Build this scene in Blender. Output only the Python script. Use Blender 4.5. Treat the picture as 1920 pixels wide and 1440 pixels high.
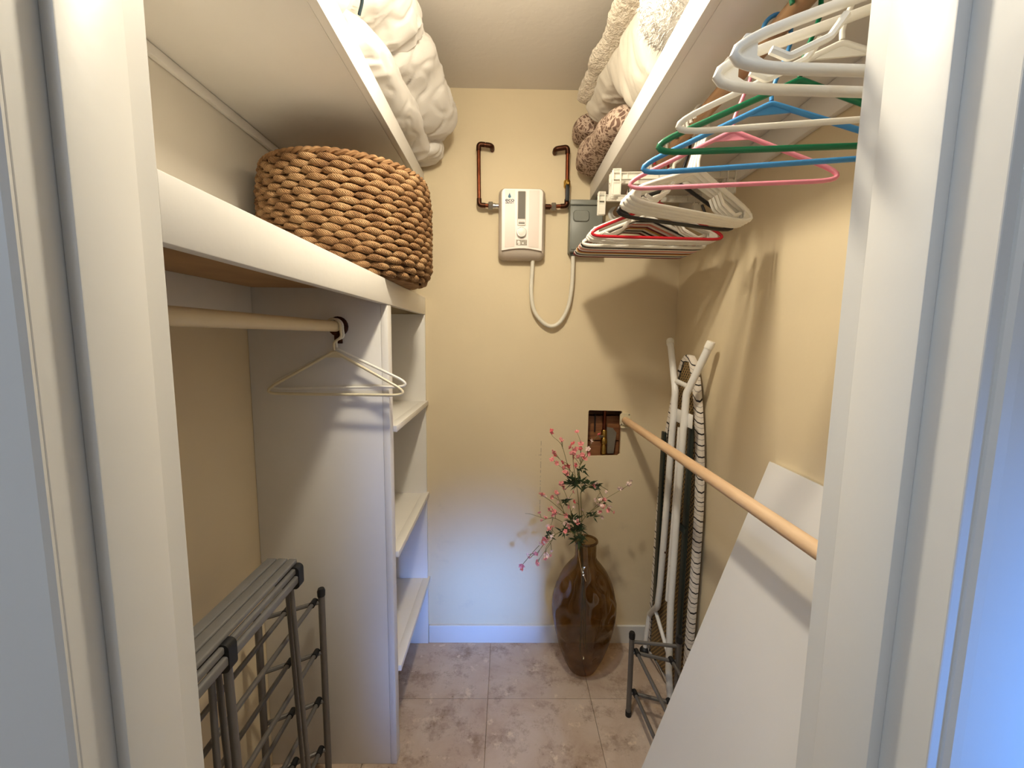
import bpy, bmesh, math, random
from mathutils import Vector, Matrix, noise
R = math.radians
PI = math.pi
scene = bpy.context.scene
COL = scene.collection
for o in list(bpy.data.objects):
    bpy.data.objects.remove(o)
random.seed(7)

# ------------------------------------------------------------------ camera
FPX, VPX, HOR, ROLL, CAMH = 780.0, 950.0, 632.0, 0.012, 1.43
cam_data = bpy.data.cameras.new('camera')
cam = bpy.data.objects.new('camera', cam_data)
COL.objects.link(cam)
cam_data.sensor_fit = 'HORIZONTAL'
cam_data.sensor_width = 36.0
cam_data.lens = 36.0 * FPX / 1920.0
cam_data.clip_start = 0.01
_yaw = math.atan((960 - VPX) / FPX)
_pit = math.atan((720 - HOR) / FPX)
_F = Vector((math.sin(_yaw) * math.cos(_pit), math.cos(_yaw) * math.cos(_pit), -math.sin(_pit)))
_X = Vector((math.cos(_yaw), -math.sin(_yaw), 0))
_U0 = _X.cross(_F)
_R = math.cos(ROLL) * _X + math.sin(ROLL) * _U0
_U = math.cos(ROLL) * _U0 - math.sin(ROLL) * _X
M = Matrix((_R, _U, -_F)).transposed().to_4x4()
M.translation = Vector((0, 0, CAMH))
cam.matrix_world = M
scene.camera = cam

# ------------------------------------------------------------------ view, world, daylight
scene.view_settings.view_transform = 'Standard'
scene.view_settings.look = 'None'
scene.view_settings.gamma = 1.0
scene.view_settings.use_curve_mapping = False
scene.view_settings.exposure = 0.58
LAMP = Vector((-0.01, 0.83, 2.285))
LAMP_W = 7.7
FLOOD_W = 5.3
LAMP_COL = (1.0, 0.90, 0.71)
world = bpy.data.worlds.new('world')
scene.world = world
world.use_nodes = True
world.node_tree.nodes['Background'].inputs[0].default_value = (0.45, 0.62, 1.0, 1)
world.node_tree.nodes['Background'].inputs[1].default_value = 0.15
# added roof window in the unseen hall; its daylight lifts the left casing
HALL_H = 3.0
ROOF_FILL = (-0.95, -0.55, -0.75, -0.40)          # x0, x1, y0, y1 of the added roof window
ld = bpy.data.lights.new('daylight', 'AREA')
ld.shape = 'RECTANGLE'
ld.size = ROOF_FILL[1] - ROOF_FILL[0]
ld.size_y = ROOF_FILL[3] - ROOF_FILL[2]
ld.energy = 17.0
ld.color = (0.52, 0.72, 1.0)
lo = bpy.data.objects.new('daylight', ld)
COL.objects.link(lo)
lo.location = ((ROOF_FILL[0] + ROOF_FILL[1]) / 2, (ROOF_FILL[2] + ROOF_FILL[3]) / 2, HALL_H + 0.10)

# added low window behind the camera; narrow beam aimed at the lower back wall
ADDED_WIN = (0.42, 0.72, 0.75, 1.25)           # x0, x1, z0, z1
l2 = bpy.data.lights.new('added_window_daylight', 'AREA')
l2.shape = 'RECTANGLE'
l2.size = ADDED_WIN[1] - ADDED_WIN[0]
l2.size_y = ADDED_WIN[3] - ADDED_WIN[2]
l2.energy = 1.9
l2.spread = R(13)
l2.color = (0.15, 0.36, 1.0)
lo2 = bpy.data.objects.new('added_window_daylight', l2)
COL.objects.link(lo2)
lo2.location = ((ADDED_WIN[0] + ADDED_WIN[1]) / 2, -2.26, (ADDED_WIN[2] + ADDED_WIN[3]) / 2)
lo2.rotation_euler = (Vector((-0.12, 1.82, 0.20)) - lo2.location).to_track_quat('-Z', 'Y').to_euler()

# added low window, unseen; narrow beam tints the right door casing blue
ADDED_WIN3 = (-0.62, -0.36, 0.50, 1.30)          # y0, y1, z0, z1
l3 = bpy.data.lights.new('added_side_daylight', 'AREA')
l3.shape = 'RECTANGLE'
l3.size = ADDED_WIN3[3] - ADDED_WIN3[2]
l3.size_y = ADDED_WIN3[1] - ADDED_WIN3[0]
l3.energy = 1.9
l3.spread = R(26)
l3.color = (0.05, 0.30, 1.0)
lo3 = bpy.data.objects.new('added_side_daylight', l3)
COL.objects.link(lo3)
lo3.location = (1.01, (ADDED_WIN3[0] + ADDED_WIN3[1]) / 2, (ADDED_WIN3[2] + ADDED_WIN3[3]) / 2)
lo3.rotation_euler = (0, R(90), R(-62))

# ------------------------------------------------------------------ materials
def lin(c):
    return tuple(((v / 255) / 12.92 if v / 255 <= 0.04045 else ((v / 255 + 0.055) / 1.055) ** 2.4) for v in c)

class N:
    """tiny node-tree helper"""
    def __init__(s, name):
        s.m = bpy.data.materials.new(name)
        s.m.use_nodes = True
        s.t = s.m.node_tree
        s.b = s.t.nodes['Principled BSDF']
        s.out = s.t.nodes['Material Output']
    def n(s, typ, **kw):
        nd = s.t.nodes.new(typ)
        for k, v in kw.items():
            if k.startswith('i_'):
                key = k[2:].replace('_', ' ')
                nd.inputs[key].default_value = v
            else:
                setattr(nd, k, v)
        return nd
    def l(s, a, ao, b, bi):
        s.t.links.new(a.outputs[ao], b.inputs[bi])
    def coord(s, which='Object', scale=(1, 1, 1), rot=(0, 0, 0)):
        tc = s.n('ShaderNodeTexCoord')
        mp = s.n('ShaderNodeMapping')
        mp.inputs['Scale'].default_value = scale
        mp.inputs['Rotation'].default_value = rot
        s.l(tc, which, mp, 'Vector')
        return mp
    def world(s, scale=(1, 1, 1)):
        g = s.n('ShaderNodeNewGeometry')
        mp = s.n('ShaderNodeMapping')
        mp.inputs['Scale'].default_value = scale
        s.l(g, 'Position', mp, 'Vector')
        return mp
    def ramp(s, stops, src=None, so='Fac'):
        r = s.n('ShaderNodeValToRGB')
        el = r.color_ramp.elements
        while len(el) < len(stops):
            el.new(0.5)
        for e, (p, c) in zip(el, stops):
            e.position = p
            e.color = (*c, 1) if len(c) == 3 else c
        if src:
            s.l(src, so, r, 'Fac')
        return r
    def mix(s, a, b, fac, blend='MIX'):
        mx = s.n('ShaderNodeMix', data_type='RGBA', blend_type=blend)
        for sock, v in ((6, a), (7, b)):
            if isinstance(v, tuple):
                mx.inputs[sock].default_value = (*v, 1)
            else:
                s.t.links.new(v, mx.inputs[sock])
        if isinstance(fac, (int, float)):
            mx.inputs[0].default_value = fac
        else:
            s.t.links.new(fac, mx.inputs[0])
        return mx.outputs[2]
    def bump(s, h, strength=0.2, dist=0.005):
        b = s.n('ShaderNodeBump')
        b.inputs['Strength'].default_value = strength
        b.inputs['Distance'].default_value = dist
        s.t.links.new(h, b.inputs['Height'])
        s.l(b, 'Normal', s.b, 'Normal')
        return b

def simple(name, col, rough=0.5, metal=0.0, var=0.06, vs=18, bump=0.0, bs=120, spec=0.5):
    k = N(name)
    mp = k.coord()
    nz = k.n('ShaderNodeTexNoise', i_Scale=vs, i_Detail=4.0)
    k.l(mp, 0, nz, 'Vector')
    c = lin(col)
    r = k.ramp([(0.3, tuple(x * (1 - var) for x in c)), (0.7, tuple(min(1, x * (1 + var)) for x in c))], nz)
    k.l(r, 'Color', k.b, 'Base Color')
    k.b.inputs['Roughness'].default_value = rough
    k.b.inputs['Metallic'].default_value = metal
    k.b.inputs['Specular IOR Level'].default_value = spec
    if bump:
        n2 = k.n('ShaderNodeTexNoise', i_Scale=bs, i_Detail=3.0)
        k.l(mp, 0, n2, 'Vector')
        k.bump(n2.outputs['Fac'], bump, 0.003)
    return k.m

def wall_mat(name, col, split=None):
    k = N(name)
    mp = k.world()
    nz = k.n('ShaderNodeTexNoise', i_Scale=2.5, i_Detail=5.0)
    k.l(mp, 0, nz, 'Vector')
    c = lin(col)
    r = k.ramp([(0.3, tuple(x * 0.96 for x in c)), (0.75, tuple(x * 1.03 for x in c))], nz)
    col_out = r.outputs['Color']
    if split:                                    # upper part of the wall painted another colour
        sx = k.n('ShaderNodeSeparateXYZ')
        k.l(mp, 0, sx, 0)
        mt = k.n('ShaderNodeMath', operation='GREATER_THAN')
        mt.inputs[1].default_value = split[0]
        k.l(sx, 'Z', mt, 0)
        col_out = k.mix(col_out, lin(split[1]), mt.outputs[0])
    if name == 'back_wall_paint':                # old scuffs and a patched outline low on the wall
        sx = k.n('ShaderNodeSeparateXYZ')
        k.l(mp, 0, sx, 0)
        def band(axis, c0, w):
            a = k.n('ShaderNodeMath', operation='SUBTRACT'); a.inputs[1].default_value = c0
            k.l(sx, axis, a, 0)
            b = k.n('ShaderNodeMath', operation='ABSOLUTE'); k.l(a, 0, b, 0)
            d = k.n('ShaderNodeMath', operation='LESS_THAN'); d.inputs[1].default_value = w
            k.l(b, 0, d, 0)
            return d
        def mul(a, b):
            m_ = k.n('ShaderNodeMath', operation='MULTIPLY')
            k.l(a, 0, m_, 0); k.l(b, 0, m_, 1)
            return m_
        s1 = mul(band('X', 0.157, 0.0014), band('Z', 0.80, 0.17))
        s2 = mul(band('Z', 0.905, 0.0012), band('X', 0.155, 0.022))
        ad = k.n('ShaderNodeMath', operation='MAXIMUM'); k.l(s1, 0, ad, 0); k.l(s2, 0, ad, 1)
        n3 = k.n('ShaderNodeTexNoise', i_Scale=45.0, i_Detail=3.0); k.l(mp, 0, n3, 'Vector')
        th = k.n('ShaderNodeMath', operation='GREATER_THAN'); th.inputs[1].default_value = 0.47
        k.l(n3, 'Fac', th, 0)
        sc = k.n('ShaderNodeMath', operation='MULTIPLY'); k.l(ad, 0, sc, 0); k.l(th, 0, sc, 1)
        sm = k.n('ShaderNodeMath', operation='MULTIPLY'); k.l(sc, 0, sm, 0); sm.inputs[1].default_value = 0.45
        col_out = k.mix(col_out, lin((96, 86, 84)), sm.outputs[0])
        n4 = k.n('ShaderNodeTexNoise', i_Scale=9.0, i_Detail=6.0, i_Roughness=0.65); k.l(mp, 0, n4, 'Vector')
        rr = k.ramp([(0.60, (0, 0, 0)), (0.74, (1, 1, 1))], n4)
        lowz = k.n('ShaderNodeMath', operation='LESS_THAN'); lowz.inputs[1].default_value = 0.75
        k.l(sx, 'Z', lowz, 0)
        g = k.n('ShaderNodeMath', operation='MULTIPLY'); k.l(rr, 'Color', g, 0); k.l(lowz, 0, g, 1)
        g2 = k.n('ShaderNodeMath', operation='MULTIPLY'); k.l(g, 0, g2, 0); g2.inputs[1].default_value = 0.10
        col_out = k.mix(col_out, lin((110, 104, 110)), g2.outputs[0])
    k.t.links.new(col_out, k.b.inputs['Base Color'])
    k.b.inputs['Roughness'].default_value = 0.72
    k.b.inputs['Specular IOR Level'].default_value = 0.25
    n2 = k.n('ShaderNodeTexNoise', i_Scale=55.0, i_Detail=4.0)
    k.l(mp, 0, n2, 'Vector')
    k.bump(n2.outputs['Fac'], 0.10, 0.004)
    return k.m

MAT = {}
WALL = (225, 208, 175)
MAT['wall'] = wall_mat('wall_paint', WALL)
MAT['wall_back'] = wall_mat('back_wall_paint', WALL)
MAT['wall_left'] = wall_mat('left_wall_paint', WALL, (1.57, (228, 222, 210)))
MAT['hall'] = wall_mat('hall_paint', (214, 212, 206))
MAT['white'] = simple('white_paint', (230, 226, 219), 0.5, var=0.02, vs=6, bump=0.10, bs=60)
MAT['trim'] = simple('trim_gloss_paint', (219, 217, 212), 0.42, var=0.02, vs=5, bump=0.10, bs=40)
MAT['laminate'] = simple('white_laminate', (226, 224, 222), 0.45, var=0.015, vs=4)
MAT['under'] = simple('bare_board', (176, 140, 98), 0.7, var=0.15, vs=8)

def ceil_mat():
    k = N('ceiling_knockdown')
    mp = k.world()
    k.b.inputs['Base Color'].default_value = (*lin((222, 215, 205)), 1)
    k.b.inputs['Roughness'].default_value = 0.8
    n1 = k.n('ShaderNodeTexNoise', i_Scale=22.0, i_Detail=6.0, i_Roughness=0.6)
    k.l(mp, 0, n1, 'Vector')
    r = k.ramp([(0.45, (0, 0, 0)), (0.6, (1, 1, 1))], n1)
    k.bump(r.outputs['Color'], 0.10, 0.003)
    return k.m
MAT['ceiling'] = ceil_mat()

def travertine():
    k = N('travertine')
    mp = k.world()
    n1 = k.n('ShaderNodeTexNoise', i_Scale=6.0, i_Detail=9.0, i_Roughness=0.62, i_Distortion=0.5)
    k.l(mp, 0, n1, 'Vector')
    base = k.ramp([(0.28, lin((176, 152, 132))), (0.46, lin((194, 172, 152))), (0.72, lin((206, 188, 170)))], n1)
    n2 = k.n('ShaderNodeTexNoise', i_Scale=7.0, i_Detail=12.0, i_Roughness=0.78)
    k.l(mp, 0, n2, 'Vector')
    dark = k.ramp([(0.50, (0, 0, 0)), (0.66, (1, 1, 1))], n2)
    c1 = k.mix(base.outputs['Color'], lin((132, 106, 86)), dark.outputs['Color'])
    mm = k.mix(base.outputs['Color'], c1, 0.85)
    n3 = k.n('ShaderNodeTexNoise', i_Scale=16.0, i_Detail=8.0, i_Roughness=0.6)
    k.l(mp, 0, n3, 'Vector')
    lite = k.ramp([(0.60, (0, 0, 0)), (0.67, (1, 1, 1))], n3)
    c2 = k.mix(mm, lin((216, 196, 172)), lite.outputs['Color'])
    v = k.n('ShaderNodeTexVoronoi', i_Scale=60.0)
    k.l(mp, 0, v, 'Vector')
    sp = k.ramp([(0.10, (1, 1, 1)), (0.16, (0, 0, 0))], v, 'Distance')
    g = k.n('ShaderNodeMath', operation='MULTIPLY'); k.l(sp, 'Color', g, 0); k.l(dark, 'Color', g, 1)
    c3 = k.mix(c2, lin((84, 62, 46)), g.outputs[0])
    oi = k.n('ShaderNodeObjectInfo')
    vr = k.ramp([(0, (0.93, 0.93, 0.93)), (1, (1.05, 1.05, 1.05))], oi, 'Random')
    c4 = k.mix(c3, vr.outputs['Color'], 1.0, 'MULTIPLY')
    k.t.links.new(c4, k.b.inputs['Base Color'])
    k.b.inputs['Roughness'].default_value = 0.5
    k.b.inputs['Specular IOR Level'].default_value = 0.3
    k.bump(n2.outputs['Fac'], 0.12, 0.002)
    return k.m
MAT['tile'] = travertine()
MAT['grout'] = simple('grout', (160, 138, 116), 0.9, var=0.1)

def plastic(name, col, rough=0.28):
    return simple(name, col, rough, var=0.02)
MAT['p_white'] = plastic('white_plastic', (240, 236, 226))
MAT['p_cream'] = plastic('cream_plastic', (226, 214, 182))
MAT['p_green'] = plastic('green_plastic', (8, 112, 74))
MAT['p_blue'] = plastic('blue_plastic', (72, 148, 212))
MAT['p_pink'] = plastic('pink_plastic', (240, 148, 166))
MAT['p_red'] = plastic('red_plastic', (184, 26, 40))
MAT['p_darkred'] = plastic('dark_red_plastic', (122, 18, 34))
MAT['p_black'] = plastic('black_plastic', (24, 22, 24))
MAT['p_salmon'] = plastic('salmon_plastic', (222, 140, 122))
MAT['p_tan'] = plastic('mustard_plastic', (206, 158, 74))
MAT['rubber'] = simple('black_rubber', (20, 20, 22), 0.55, var=0.1)
MAT['chrome'] = simple('chrome', (200, 198, 194), 0.22, 1.0, var=0.02)
MAT['steel'] = simple('galvanised_nut', (150, 144, 132), 0.4, 0.7, var=0.08)
MAT['copper'] = simple('copper', (120, 66, 44), 0.32, 0.95, var=0.25, vs=40)
MAT['copper_dark'] = simple('tarnished_copper', (76, 46, 32), 0.4, 0.9, var=0.3, vs=60)
MAT['brass'] = simple('brass', (196, 160, 84), 0.25, 1.0, var=0.1)
MAT['grey_box'] = simple('grey_enamel', (124, 126, 118), 0.42, var=0.03)
MAT['grey_box_dark'] = simple('grey_enamel_dark', (84, 86, 80), 0.45, var=0.03)
MAT['conduit'] = simple('conduit_plastic', (226, 220, 204), 0.4, var=0.02)
MAT['rack'] = simple('grey_powder_coat', (112, 108, 104), 0.38, 0.45, var=0.06, vs=30)
MAT['rack_slat'] = simple('grey_slat_plastic', (116, 114, 112), 0.42, 0.1, var=0.06, vs=30)
MAT['iron_leg'] = simple('white_enamel_tube', (232, 230, 226), 0.3, var=0.02)
MAT['dark_green'] = simple('dark_green_enamel', (38, 46, 42), 0.4, 0.2, var=0.08)
MAT['twine'] = simple('raffia', (206, 178, 132), 0.8, var=0.1)
MAT['leaf'] = simple('leaf_green', (48, 66, 38), 0.55, var=0.25, vs=60)
MAT['stem'] = simple('stem_brown_green', (110, 104, 58), 0.6, var=0.2, vs=60)
MAT['petal_pink'] = simple('pink_petal', (240, 152, 154), 0.6, var=0.14, vs=90)
MAT['petal_pale'] = simple('pale_petal', (248, 218, 210), 0.6, var=0.10, vs=90)
MAT['petal_red'] = simple('rose_petal', (228, 104, 114), 0.6, var=0.14, vs=90)
MAT['display'] = simple('grey_display', (96, 88, 74), 0.5, var=0.03)
MAT['label_print'] = simple('grey_label', (150, 140, 122), 0.4, var=0.25, vs=200)
MAT['heater_grey'] = simple('warm_grey_plastic', (196, 182, 166), 0.4, var=0.02)
MAT['heater_white'] = simple('heater_white_plastic', (240, 230, 220), 0.35, var=0.01)
MAT['heater_panel'] = simple('heater_pearl_plastic', (224, 208, 196), 0.35, var=0.01)
MAT['print_dark'] = simple('dark_print', (54, 60, 70), 0.5, var=0.02)
MAT['print_blue'] = simple('teal_print', (40, 98, 128), 0.5, var=0.1, vs=200)

def wood_mat(name, c0, c1, along='Y', scale=10):
    k = N(name)
    s = [scale * 3] * 3
    s['XYZ'.index(along)] = scale * 0.25
    mp = k.coord(scale=tuple(s))
    n1 = k.n('ShaderNodeTexNoise', i_Scale=1.6, i_Detail=6.0, i_Roughness=0.6)
    k.l(mp, 0, n1, 'Vector')
    r = k.ramp([(0.3, lin(c0)), (0.7, lin(c1))], n1)
    k.l(r, 'Color', k.b, 'Base Color')
    k.b.inputs['Roughness'].default_value = 0.5
    return k.m
MAT['rod'] = wood_mat('pale_dowel_wood', (208, 168, 128), (228, 196, 158))
MAT['rod_paint'] = wood_mat('cream_painted_dowel', (216, 198, 164), (228, 212, 180))
MAT['rod_brown'] = wood_mat('brown_dowel_wood', (142, 106, 72), (172, 134, 96))
MAT['lumber'] = wood_mat('old_lumber', (112, 66, 38), (166, 112, 68), 'X', 14)

def weave_mat():
    k = N('water_hyacinth')
    tc = k.n('ShaderNodeTexCoord')
    mp = k.n('ShaderNodeMapping')
    mp.inputs['Scale'].default_value = (1.0, 1.0, 1.0)
    k.l(tc, 'UV', mp, 'Vector')
    w = k.n('ShaderNodeTexWave', i_Scale=0.55, i_Distortion=2.2, i_Detail=2.0)
    w.wave_type = 'BANDS'; w.bands_direction = 'DIAGONAL'
    k.l(mp, 0, w, 'Vector')
    ob = k.coord()
    n1 = k.n('ShaderNodeTexNoise', i_Scale=26.0, i_Detail=4.0)
    k.l(ob, 0, n1, 'Vector')
    base = k.ramp([(0.28, lin((116, 82, 54))), (0.5, lin((164, 126, 88))), (0.75, lin((198, 162, 120)))], n1)
    gr = k.ramp([(0.05, (0.60, 0.55, 0.50)), (0.30, (1, 1, 1))], w)
    c = k.mix(base.outputs['Color'], gr.outputs['Color'], 0.6, 'MULTIPLY')
    k.t.links.new(c, k.b.inputs['Base Color'])
    k.b.inputs['Roughness'].default_value = 0.75
    k.b.inputs['Specular IOR Level'].default_value = 0.2
    k.bump(w.outputs['Fac'], 0.6, 0.004)
    return k.m
MAT['weave'] = weave_mat()

def cloth(name, col, bump=0.25, scale=30, fine=400, var=0.03):
    k = N(name)
    mp = k.coord()
    n0 = k.n('ShaderNodeTexNoise', i_Scale=8.0, i_Detail=2.0)
    k.l(mp, 0, n0, 'Vector')
    c = lin(col)
    r = k.ramp([(0.3, tuple(x * (1 - var) for x in c)), (0.7, tuple(min(1, x * (1 + var)) for x in c))], n0)
    k.l(r, 'Color', k.b, 'Base Color')
    k.b.inputs['Roughness'].default_value = 0.85
    k.b.inputs['Specular IOR Level'].default_value = 0.15
    k.b.inputs['Sheen Weight'].default_value = 0.15
    n1 = k.n('ShaderNodeTexNoise', i_Scale=scale, i_Detail=3.0)
    k.l(mp, 0, n1, 'Vector')
    n2 = k.n('ShaderNodeTexNoise', i_Scale=fine, i_Detail=1.0)
    k.l(mp, 0, n2, 'Vector')
    a = k.n('ShaderNodeMath', operation='MULTIPLY_ADD'); a.inputs[1].default_value = 0.25
    k.l(n2, 'Fac', a, 0); k.l(n1, 'Fac', a, 2)
    k.bump(a.outputs[0], bump, 0.008)
    return k.m
MAT['duvet'] = cloth('white_cotton', (218, 212, 204), 0.12, 22)
MAT['pillow'] = cloth('grey_white_cotton', (214, 208, 204), 0.12, 20)
MAT['sherpa'] = cloth('sherpa_pile', (216, 204, 186), 1.0, 110, 300, 0.06)
MAT['fleece'] = cloth('cream_velour', (204, 195, 180), 0.15, 26)
MAT['fur'] = cloth('white_long_pile', (208, 203, 196), 0.9, 90, 300, 0.05)
MAT['piping'] = cloth('dark_teal_piping', (52, 66, 70), 0.1)

def leopard():
    k = N('leopard_fleece')
    mp = k.coord(scale=(1, 1, 1))
    v = k.n('ShaderNodeTexVoronoi', i_Scale=48.0, feature='DISTANCE_TO_EDGE')
    nz = k.n('ShaderNodeTexNoise', i_Scale=20.0, i_Detail=2.0)
    k.l(mp, 0, nz, 'Vector')
    ad = k.n('ShaderNodeMix', data_type='RGBA')
    ad.inputs[0].default_value = 0.12
    k.l(mp, 0, ad, 6); k.l(nz, 'Color', ad, 7)
    k.t.links.new(ad.outputs[2], v.inputs['Vector'])
    r = k.ramp([(0.02, lin((206, 184, 164))), (0.10, lin((186, 160, 140))), (0.20, lin((116, 90, 76)))], v, 'Distance')
    k.l(r, 'Color', k.b, 'Base Color')
    k.b.inputs['Roughness'].default_value = 0.9
    n2 = k.n('ShaderNodeTexNoise', i_Scale=240.0, i_Detail=2.0)
    k.l(mp, 0, n2, 'Vector')
    k.bump(n2.outputs['Fac'], 0.5, 0.004)
    return k.m
MAT['leopard'] = leopard()

def stripes():
    k = N('striped_cover_cloth')
    mp = k.coord()
    sx = k.n('ShaderNodeSeparateXYZ')
    k.l(mp, 0, sx, 0)
    nz = k.n('ShaderNodeTexNoise', i_Scale=9.0, i_Detail=1.0)
    k.l(mp, 0, nz, 'Vector')
    ma = k.n('ShaderNodeMath', operation='MULTIPLY_ADD'); ma.inputs[1].default_value = 0.06
    k.l(nz, 'Fac', ma, 0); k.l(sx, 'Z', ma, 2)
    mb = k.n('ShaderNodeMath', operation='MULTIPLY_ADD'); mb.inputs[1].default_value = -0.35
    k.l(sx, 'Y', mb, 0); k.l(ma, 0, mb, 2)
    mu = k.n('ShaderNodeMath', operation='MULTIPLY'); mu.inputs[1].default_value = 26.0
    k.l(mb, 0, mu, 0)
    fr = k.n('ShaderNodeMath', operation='FRACT'); k.l(mu, 0, fr, 0)
    r = k.ramp([(0.0, lin((36, 32, 34))), (0.11, lin((36, 32, 34))), (0.15, lin((226, 216, 204))),
                (0.55, lin((226, 216, 204))), (0.60, lin((150, 140, 134))), (0.66, lin((226, 216, 204)))], fr, 0)
    k.l(r, 'Color', k.b, 'Base Color')
    k.b.inputs['Roughness'].default_value = 0.85
    return k.m
MAT['stripes'] = stripes()

def mesh_mat():
    k = N('expanded_metal')
    mp = k.coord(scale=(1, 1, 1))
    def wv(rot):
        m2 = k.n('ShaderNodeMapping'); m2.inputs['Rotation'].default_value = (rot, 0, 0)
        k.l(mp, 0, m2, 'Vector')
        w = k.n('ShaderNodeTexWave', i_Scale=26.0); w.bands_direction = 'Y'
        k.l(m2, 0, w, 'Vector')
        return k.ramp([(0.62, (0, 0, 0)), (0.72, (1, 1, 1))], w)
    a, b = wv(R(38)), wv(R(-38))
    mx = k.n('ShaderNodeMath', operation='MAXIMUM')
    k.l(a, 'Color', mx, 0); k.l(b, 'Color', mx, 1)
    c = k.mix(lin((40, 30, 22)), lin((150, 122, 76)), mx.outputs[0])
    k.t.links.new(c, k.b.inputs['Base Color'])
    k.b.inputs['Roughness'].default_value = 0.6
    k.bump(mx.outputs[0], 0.6, 0.003)
    return k.m
MAT['mesh'] = mesh_mat()

def glass_mat(name, col, refl=1.0, rough=0.04, bumpy=0.0):
    k = N(name)
    k.t.nodes.remove(k.b)
    tr = k.n('ShaderNodeBsdfTransparent')
    tr.inputs[0].default_value = (*col, 1)
    gl = k.n('ShaderNodeBsdfGlossy')
    gl.inputs['Roughness'].default_value = rough
    fr = k.n('ShaderNodeLayerWeight'); fr.inputs['Blend'].default_value = 0.5
    pw = k.n('ShaderNodeMath', operation='POWER'); pw.inputs[1].default_value = 4.0
    k.l(fr, 'Facing', pw, 0)
    mx = k.n('ShaderNodeMixShader')
    mu = k.n('ShaderNodeMath', operation='MULTIPLY_ADD'); mu.inputs[1].default_value = 0.45 * refl; mu.inputs[2].default_value = 0.075 * refl
    k.l(pw, 0, mu, 0); k.l(mu, 0, mx, 0)
    k.l(tr, 0, mx, 1); k.l(gl, 0, mx, 2)
    k.l(mx, 0, k.out, 'Surface')
    if bumpy:
        mp = k.coord()
        nz = k.n('ShaderNodeTexNoise', i_Scale=14.0, i_Detail=1.0)
        k.l(mp, 0, nz, 'Vector')
        b = k.n('ShaderNodeBump'); b.inputs['Strength'].default_value = bumpy; b.inputs['Distance'].default_value = 0.02
        k.l(nz, 'Fac', b, 'Height'); k.l(b, 0, gl, 'Normal'); k.l(b, 0, fr, 'Normal')
        tv = k.ramp([(0.35, tuple(c * 0.82 for c in col)), (0.65, tuple(min(1, c * 1.08) for c in col))], nz)
        k.l(tv, 'Color', tr, 0)
    return k.m
MAT['vase'] = glass_mat('brown_glass', (0.62, 0.49, 0.31), 1.0, 0.04, 0.30)
MAT['vase_rim'] = glass_mat('brown_glass_rim', (0.55, 0.42, 0.26), 1.0, 0.05)
MAT['clear'] = None
def clear_plastic():
    k = N('clear_plastic')
    k.b.inputs['Base Color'].default_value = (*lin((226, 220, 206)), 1)
    k.b.inputs['Roughness'].default_value = 0.25
    k.b.inputs['Alpha'].default_value = 0.55
    return k.m
MAT['clear'] = clear_plastic()
def bulb_mat():
    k = N('lit_bulb')
    k.b.inputs['Emission Color'].default_value = (*LAMP_COL, 1)
    k.b.inputs['Emission Strength'].default_value = 30.0
    return k.m
MAT['bulb'] = bulb_mat()

# ------------------------------------------------------------------ mesh builder
def frames(path, closed=False):
    n = len(path)
    T = []
    for i in range(n):
        a = path[(i - 1) % n] if (closed or i > 0) else path[i]
        b = path[(i + 1) % n] if (closed or i < n - 1) else path[i]
        t = (b - a)
        T.append(t.normalized() if t.length > 1e-9 else Vector((0, 0, 1)))
    ref = Vector((0, 0, 1)) if abs(T[0].z) < 0.9 else Vector((0, 1, 0))
    u = (ref - T[0] * ref.dot(T[0])).normalized()
    out = []
    for t in T:
        u = (u - t * u.dot(t))
        u = u.normalized() if u.length > 1e-6 else t.orthogonal().normalized()
        out.append((t, u, t.cross(u)))
    return out

def fillet(pts, r, n=5, closed=False):
    """round the corners of a polyline"""
    pts = [Vector(p) for p in pts]
    m = len(pts)
    out = []
    for i, p in enumerate(pts):
        if not closed and i in (0, m - 1):
            out.append(p); continue
        a, b = pts[(i - 1) % m], pts[(i + 1) % m]
        da, db = (a - p), (b - p)
        ang = da.angle(db)
        if ang > 3.05:
            out.append(p); continue
        L = min(r / math.tan(ang / 2), da.length * 0.49, db.length * 0.49)
        p0, p1 = p + da.normalized() * L, p + db.normalized() * L
        for j in range(n + 1):
            t = j / n
            out.append((p0 * (1 - t) ** 2 + p * 2 * t * (1 - t) + p1 * t * t))
    return out

def bez(pts, n=6):
    """Catmull-Rom through the points"""
    P = [Vector(p) for p in pts]
    P = [P[0] * 2 - P[1]] + P + [P[-1] * 2 - P[-2]]
    out = []
    for i in range(1, len(P) - 2):
        for j in range(n):
            t = j / n
            a, b, c, d = P[i - 1], P[i], P[i + 1], P[i + 2]
            out.append(0.5 * ((2 * b) + (c - a) * t + (2 * a - 5 * b + 4 * c - d) * t * t + (3 * b - a - 3 * c + d) * t ** 3))
    out.append(P[-2])
    return out

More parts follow.
